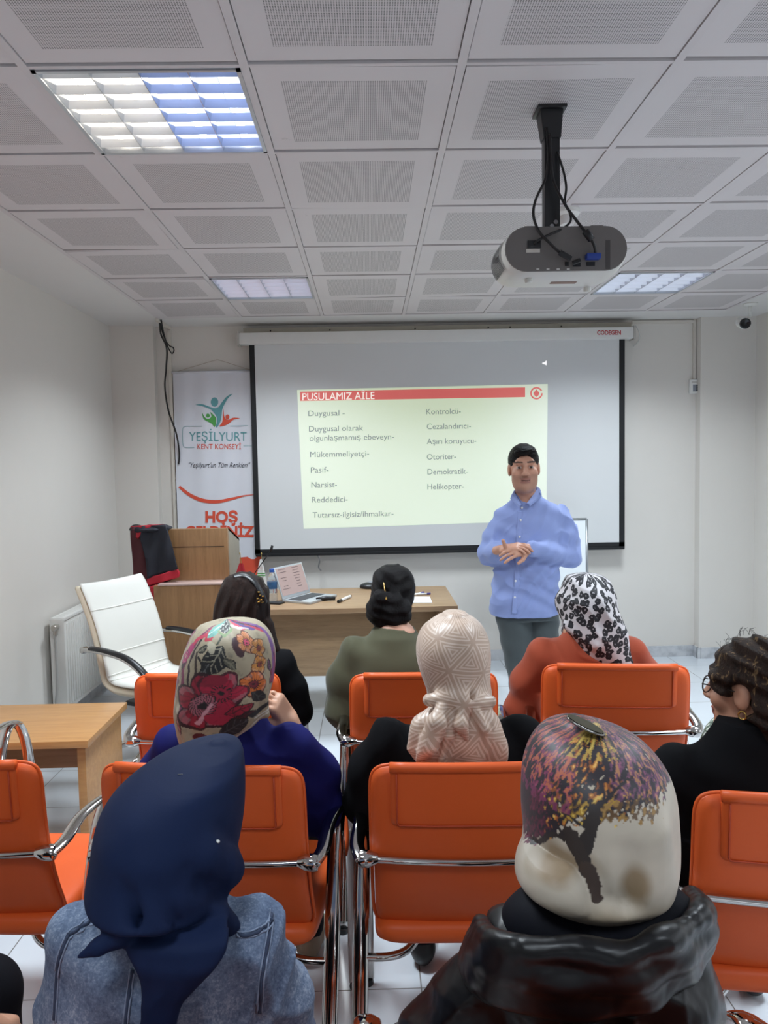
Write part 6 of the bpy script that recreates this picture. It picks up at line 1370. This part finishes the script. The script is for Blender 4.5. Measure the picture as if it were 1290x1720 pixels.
f = Field((cx-.45, .86, .5), (cx+.36, 1.55, 1.10), .005); torso(f, cx, 1.09, .94, .14, 1.13, w=1.)
for s_, e, w_, r_ in ((-1, eL, wl[0], 1.15), (1, eR, wl[1], 1.)): arm(f, [(cx+s_*.105, 1.09, .895), (np.array([cx+s_*.11, 1.09, .90])+e)/2, e, w_], [.056*r_, .058*r_, .056*r_, .042])
f.warp(lambda x, y, z: fold(x, y, z, .004, (.7, .3, .8), 1.2, 36)+ridge(x, y, z, .010, (-.8, .3, .6), 3.2, 30)+ridge(x, y, z, .006, (.5, .3, .9), 1.2, 55))
k = N('glossy_black_nylon'); n = k.noise(3, 4); k.base(k.mix(n, rgba('#060608'), rgba('#0d0d11'))); k.i['Roughness'].default_value = .38; k.i['Specular IOR Level'].default_value = .28; k.i['Coat Weight'].default_value = .05; k.i['Coat Roughness'].default_value = .18
k.bump(k.noise(13, 2, .5, k.coord('Object', (1, 1, 1)), .4), .5, .02); M_gloss = k.m; jf = f
jk = finish(f, 'jacket', M_gloss, t)
f = Field((cx-.3, .84, .80), (cx+.3, 1.32, 1.12), .0048)
pts = [(806, 1548, 1.10), (830, 1580, 1.0), (900, 1592, .955), (980, 1600, .94), (1060, 1598, .945), (1130, 1570, .975), (1180, 1530, 1.05), (1160, 1500, 1.14)]
P_ = spline([A_(*p) for p in pts], 4)
for a, b in zip(P_[:-1], P_[1:]):
    m_ = (a+b)/2
    f.add(cap(a, b, .014), .012); f.add(cap(a+np.array([0, .014, -.035]), b+np.array([0, .014, -.035]), .02), .02); f.add(cap(a+np.array([0, .035, -.075]), b+np.array([0, .035, -.075]), .022), .025)
f.warp(lambda x, y, z: fold(x, y, z, .003, (.7, .3, .8), .2, 60))
hd = finish(f, 'hood', M_gloss, t)
f = Field((cx-.25, .9, .86), (cx+.25, 1.25, 1.08), .006); f.add(ell((cx, 1.085, .93), (.145, .10, .075)), .01); f.warp(lambda x, y, z: fold(x, y, z, .003, (.7, .3, .5), .2, 60)); finish(f, 'hood_lining', cloth('dark_lining', '#101119', .7), t)
f = Field(hc-np.array([.19, .26, .26]), hc+np.array([.19, .2, .17]), .0038)
f.add(loft(slices([(1214, 948, 978, .03, .03), (1220, 928, 1010, .025, .06), (1235, 908, 1050, .015, .09), (1260, 892, 1082, .005, .115), (1290, 882, 1104, -.003, .127), (1325, 879, 1116, -.01, .132), (1360, 879, 1123, -.012, .133), (1395, 882, 1129, -.015, .132), (1425, 880, 1131, -.018, .13), (1450, 869, 1131, -.022, .125), (1472, 867, 1128, -.03, .115), (1486, 878, 1119, -.035, .1), (1500, 896, 1110, -.04, .085), (1511, 925, 1104, -.045, .065), (1520, 985, 1096, -.05, .04), (1525, 1010, 1080, -.05, .02)], 1.13)), .01)
f.add(ell(hc+.92*(.03*R[1]-.1*R[2]), (.075, .08, .06)), .03)
f.add(loft(slices([(1416, 900, 958, -.06, .055), (1430, 880, 972, -.07, .068), (1448, 869, 984, -.075, .074), (1468, 866, 994, -.078, .074), (1484, 872, 1003, -.08, .07), (1498, 890, 1011, -.082, .062), (1508, 914, 1017, -.082, .05), (1517, 952, 1018, -.08, .034), (1523, 985, 1012, -.08, .014)], 1.13)), .003); f.sub(cap(A_(1000, 1440, .975), A_(1018, 1512, .985), .007), .018); f.sub(cap(A_(1066, 1440, .975), A_(1056, 1515, .99), .004, .007), .03); f.add(cap(A_(1095, 1400, 1.01), A_(1090, 1490, 1.03), .018), .04)
face_opening(f, hc, R, .92); f.warp(lambda x, y, z: fold(x, y, z, .0022, (.6, .2, .6), 3.5, 30)); tf = f
V, F = f.mesh(); V, F = refine(V, F)
def paint_tree(V, c, Y):
    U = polar(V, c, .125); n = len(V); s = Y/FPX; Rr = .125
    ux = lambda x, y: upx(x, y, Y, c, Rr)
    a = (U[:, 0]-ux(1000, 1350)[0])/s; b = -(U[:, 1]-ux(1000, 1350)[1])/s        # photo pixels from (1000,1350), b down
    n1_ = vnoise(U, 60, 31); col = np.tile(np.array(lin('#b7ac9c')), (n, 1)); col *= (1+.06*vnoise(U, 25, 3)+.03*vnoise(U, 120, 4))[:, None]
    def put(m, c_, w=1.): col[m] = col[m]*(1-w)+np.array(lin(c_))*w
    def soft(q, c_, w): q = np.clip(q, 0, 1)[:, None]*w; col[:] = col*(1-q)+np.array(lin(c_))*q
    soft(1.6-1.3*np.hypot((a+42)/52, (b-96)/26)+.35*n1_, '#7d6340', .75); soft(1.6-1.3*np.hypot((a-58)/20, (b-128)/46)+.3*n1_, '#7f6238', .75); soft((b-150)/40+.3*n1_, '#97805e', .5)
    n1, n2, n3, n4 = vnoise(U, 110, 11), vnoise(U, 190, 12), vnoise(U, 330, 13), vnoise(U, 420, 14)
    edge = np.interp(a, [-160, -130, -100, -60, -30, 0, 40, 75, 110, 160], [112, 108, 96, 70, 32, 14, 8, 0, -2, -10])+7*n2+5*n3
    fol = b < edge
    put(fol, '#1f161f')
    diag = (a*.6+b); w1 = np.sin(diag*.11+2.2*n1+1.2*n3)
    lay = n2*.6+n3*.6+n4*.35
    L_ = np.clip((-a-40)/70, 0, 1)
    put(fol & (lay > .25) & (a < -45+15*n1), '#6d1f45', .85); put(fol & (lay > .62) & (a < -50), '#a34a6a', .8); put(fol & (a < -62) & (b > 5) & (lay > -.1), '#51122c', .8)
    org = fol & (lay > .15) & (a > -75) & (b > -95) & (a+b*.3 < 75+20*n1); put(org & (n1+.5*n3 > -.15), '#8a4a1c', .85); put(org & (lay > .5), '#c07a2c', .9); put(org & (lay > .85), '#e0b060', .9)
    pur = fol & (a > 35+20*n1) & (b < 0); put(pur & (lay > .1), '#57304f', .9); put(pur & (lay > .6), '#8a4a66', .9); put(pur & (lay > 1.0), '#c08a5a', .8)
    yel = fol & (b < -85+.25*np.abs(a)+14*n1) & (a > -75) & (a < 55); put(yel, '#a5893a', .7); put(yel & (np.sin((a*.5-b)*.35+3*n1) > .2), '#d0b04c', .85); put(yel & (np.sin((a*.5-b)*.5+4*n1) > .75), '#3a2a20', .8)
    gold = (np.hypot((a+5)/58, (b-6+.15*a)/17) < 1+.5*n3) & (n3+.4*n4 > -.2); put(gold, '#6a4a1a', .9); put(gold & (lay > .2), '#a9842e', .95); put(gold & (lay > .75), '#d8b85c', .9)
    gold2 = (np.hypot((a-58)/42, (b-2)/14) < 1+.5*n3) & (n3+.4*n4 > -.1); put(gold2, '#54391c', .9); put(gold2 & (lay > .35), '#95713a', .9)
    put(fol & (lay < -.95) & (a > -80) & (b > -60), '#b9ad98', .9)
    put((b < -105+.5*np.maximum(0, -a-30)) & (a < -45), '#1b1a26', .8); put((b < -95) & (a < -50) & (n4 > .6), '#b8b4ac', .8)
    put((a < -122+4*n2) & (b < 60), '#19161f', .85)
    st_ = np.sin((a*.9-b*.28)*.16+2.5*n1+1.5*n3); put(fol & (a < -30) & (b < 20) & (st_ > .15), '#7a2a55', .75); put(fol & (a < -25) & (b < 0) & (st_ > .75), '#b8643c', .8); put(fol & (b < -60) & (a > -70) & (a < 60) & (st_ > .1), '#b3923c', .85); put(fol & (b < -70) & (a > -55) & (a < 45) & (st_ > .7), '#dcbf62', .9); put(fol & (a > 30) & (b < -20) & (st_ > .45), '#6b3a5c', .8); put(fol & (a > 20) & (b < -10) & (st_ > .85), '#b07a4a', .8)
    def seg(pts, w0, w1_, c_):
        P = [np.array(p, float) for p in spline(pts, 8)]; Q = np.stack([a, b], 1)+np.stack([2*n2, 1.5*n3], 1); m = len(P)
        hit = np.zeros(n, bool)
        for i, (A, B) in enumerate(zip(P[:-1], P[1:])):
            v = B-A; t_ = np.clip(((Q-A) @ v)/(v @ v+1e-9), 0, 1); hit |= np.hypot(*((Q-A-t_[:, None]*v).T)) < w0+(w1_-w0)*i/m
        put(hit, c_)
    seg([(5, 2), (-2, 35), (-8, 68)], 9, 10, '#241b18'); seg([(-112, 100), (-88, 92), (-55, 62), (-22, 66), (-8, 100), (2, 130), (8, 152)], 5, 5, '#241a17'); seg([(-30, 50), (-14, 80), (-4, 110)], 13, 9, '#2a1f1a'); seg([(-4, 100), (4, 130), (8, 152)], 11, 5, '#3a2a22'); seg([(-40, 55), (-60, 30), (-75, 5)], 3, 2, '#231a1c'); seg([(4, 0), (-20, -30), (-28, -60)], 3, 1.5, '#20181a'); seg([(6, 0), (40, -30), (70, -40)], 3, 1.5, '#20181a'); seg([(-12, 30), (-30, 20), (-50, 22)], 2, 1, '#20181a')
    return col
M_treef = vcol('autumn_print', .5, .05, 700, .1)
mesh_obj('headscarf', V, F, M_treef, t, world=True, cols=paint_tree(V, hc, 1.02))
# sunglasses pushed up on the scarf
M_gm = plain('gunmetal', '#8c8a86', .2, metal=1); sg = MB()
lc_ = A_(984, 1219, 1.11); lu = A_(1013, 1231, 1.11)-lc_; lv = np.array([.003, -.020, -.003]); lens = [lc_+lu*math.cos(q)+lv*math.sin(q) for q in np.linspace(0, 6.28, 24)[:-1]]
sg.tube(lens, .002, 6, closed=True); sg.tube(spline([A_(1018, 1236, 1.15), A_(1030, 1240, 1.14), A_(1045, 1247, 1.13), A_(1075, 1256, 1.13), A_(1087, 1264, 1.14), A_(1090, 1290, 1.19), A_(1088, 1310, 1.22)], 6), .0028, 8)
so = sg.build('sunglasses', M_gm, t, smooth=True, world=True)
c_ = np.mean(lens, 0); w = MB(); w.add([c_]+[p for p in lens]+[c_+np.array([0, .002, .003])]+[p+np.array([0, .002, .003]) for p in lens], [[0, 1+i, 1+(i+1) % 23] for i in range(23)]+[[24, 25+(i+1) % 23, 25+i] for i in range(23)]); w.build('lens', plain('olive_lens', '#38351f', .12), so, world=True)
MB().tube([A_(1029, 1241, 1.135), A_(1062, 1252, 1.125)], .005, 10).build('temple_tip', M_gm, so, smooth=True, world=True)

# ---- person in black at the lower left corner
t = person(-1.02, 1.18, 'person in black clothes cut off by the lower left corner, hand on the knee')
cx = -1.05; hc = np.array([cx, 1.16, 1.10]); R = rotm(-.3, 0, 0)
f = Field((cx-.36, .95, .03), (cx+.50, 1.85, .78), .008)
f.add(ell((cx, 1.2, .585), (.175, .135, .115)), .03)
kr = A_(-30, 1672, 1.45); 
for q, kn in ((-1, np.array([cx-.12, 1.64, .55])), (1, kr)):
    f.add(cap((cx+q*.085, 1.22, .57), kn, .088, .07), .03); f.add(cap(kn, (kn[0]+q*.0, kn[1]+.05, .1), .066, .05), .02)
finish(f, 'trousers', cloth('black_cloth', '#0e0e14', .85), t)
f = Field((cx-.36, .95, .5), (cx+.48, 1.75, 1.28), .006)
head(f, hc, R, .95, 'bla'); neck(f, hc, R, (cx, 1.17, .95), .95); torso(f, cx, 1.16, .93, .14, 1.2, z0=.55, w=.7)
wr = A_(-25, 1730, 1.22); eR = np.array([cx+.24, 1.18, .68]); eL = np.array([cx-.24, 1.2, .68]); wl_ = np.array([cx-.1, 1.48, .64])
arm(f, [(cx+.14, 1.16, .9), eR, wr], [.035, .033, .026]); arm(f, [(cx-.14, 1.16, .9), eL, wl_], [.035, .033, .026]); hand(f, wr, A_(4, 1712, 1.32)-wr, (.2, -.2, 1), -1, .5); hand(f, wl_, (.4, .8, -.2), (0, 0, 1), -1, .5)
skin_obj(f, t, 'bla', '#b98a70')
f = Field((cx-.4, .95, .5), (cx+.42, 1.55, 1.08), .008); torso(f, cx, 1.165, .935, .18, 1.2, w=1.05)
arm(f, [(cx+.16, 1.165, .89), eR, wr+.25*(eR-wr)], [.066, .06, .042]); arm(f, [(cx-.16, 1.165, .89), eL, wl_], [.066, .06, .04]); finish(f, 'sweater', M_blacktop, t)
f = Field(hc-.2, hc+.2, .006); f.add(ell(hc+np.array([0, -.018, .038]), (.088, .108, .097), R), .01); f.add(ell(hc+np.array([0, -.06, -.06]), (.08, .06, .1), R), .03); f.sub(ell(hc+.95*(.13*R[1]-.03*R[2]), (.066, .085, .11), R), .01); finish(f, 'hair', M_hdark, t)
for q, kn in ((-1, np.array([cx-.12, 1.69, 0])), (1, kr+np.array([0, .05, 0]))):
    o = np.array([kn[0], kn[1], 0]); g = Field(o-np.array([.1, .12, .01]), o+np.array([.1, .25, .15]), .007); g.add(ell(o+np.array([0, .10, .035]), (.042, .09, .036)), .02); g.add(ell(o+np.array([0, 0, .05]), (.036, .055, .05)), .03); g.keep(lambda X, Y, Z: .001-Z+0*X+0*Y); finish(g, 'shoe', M_shoeb, t)
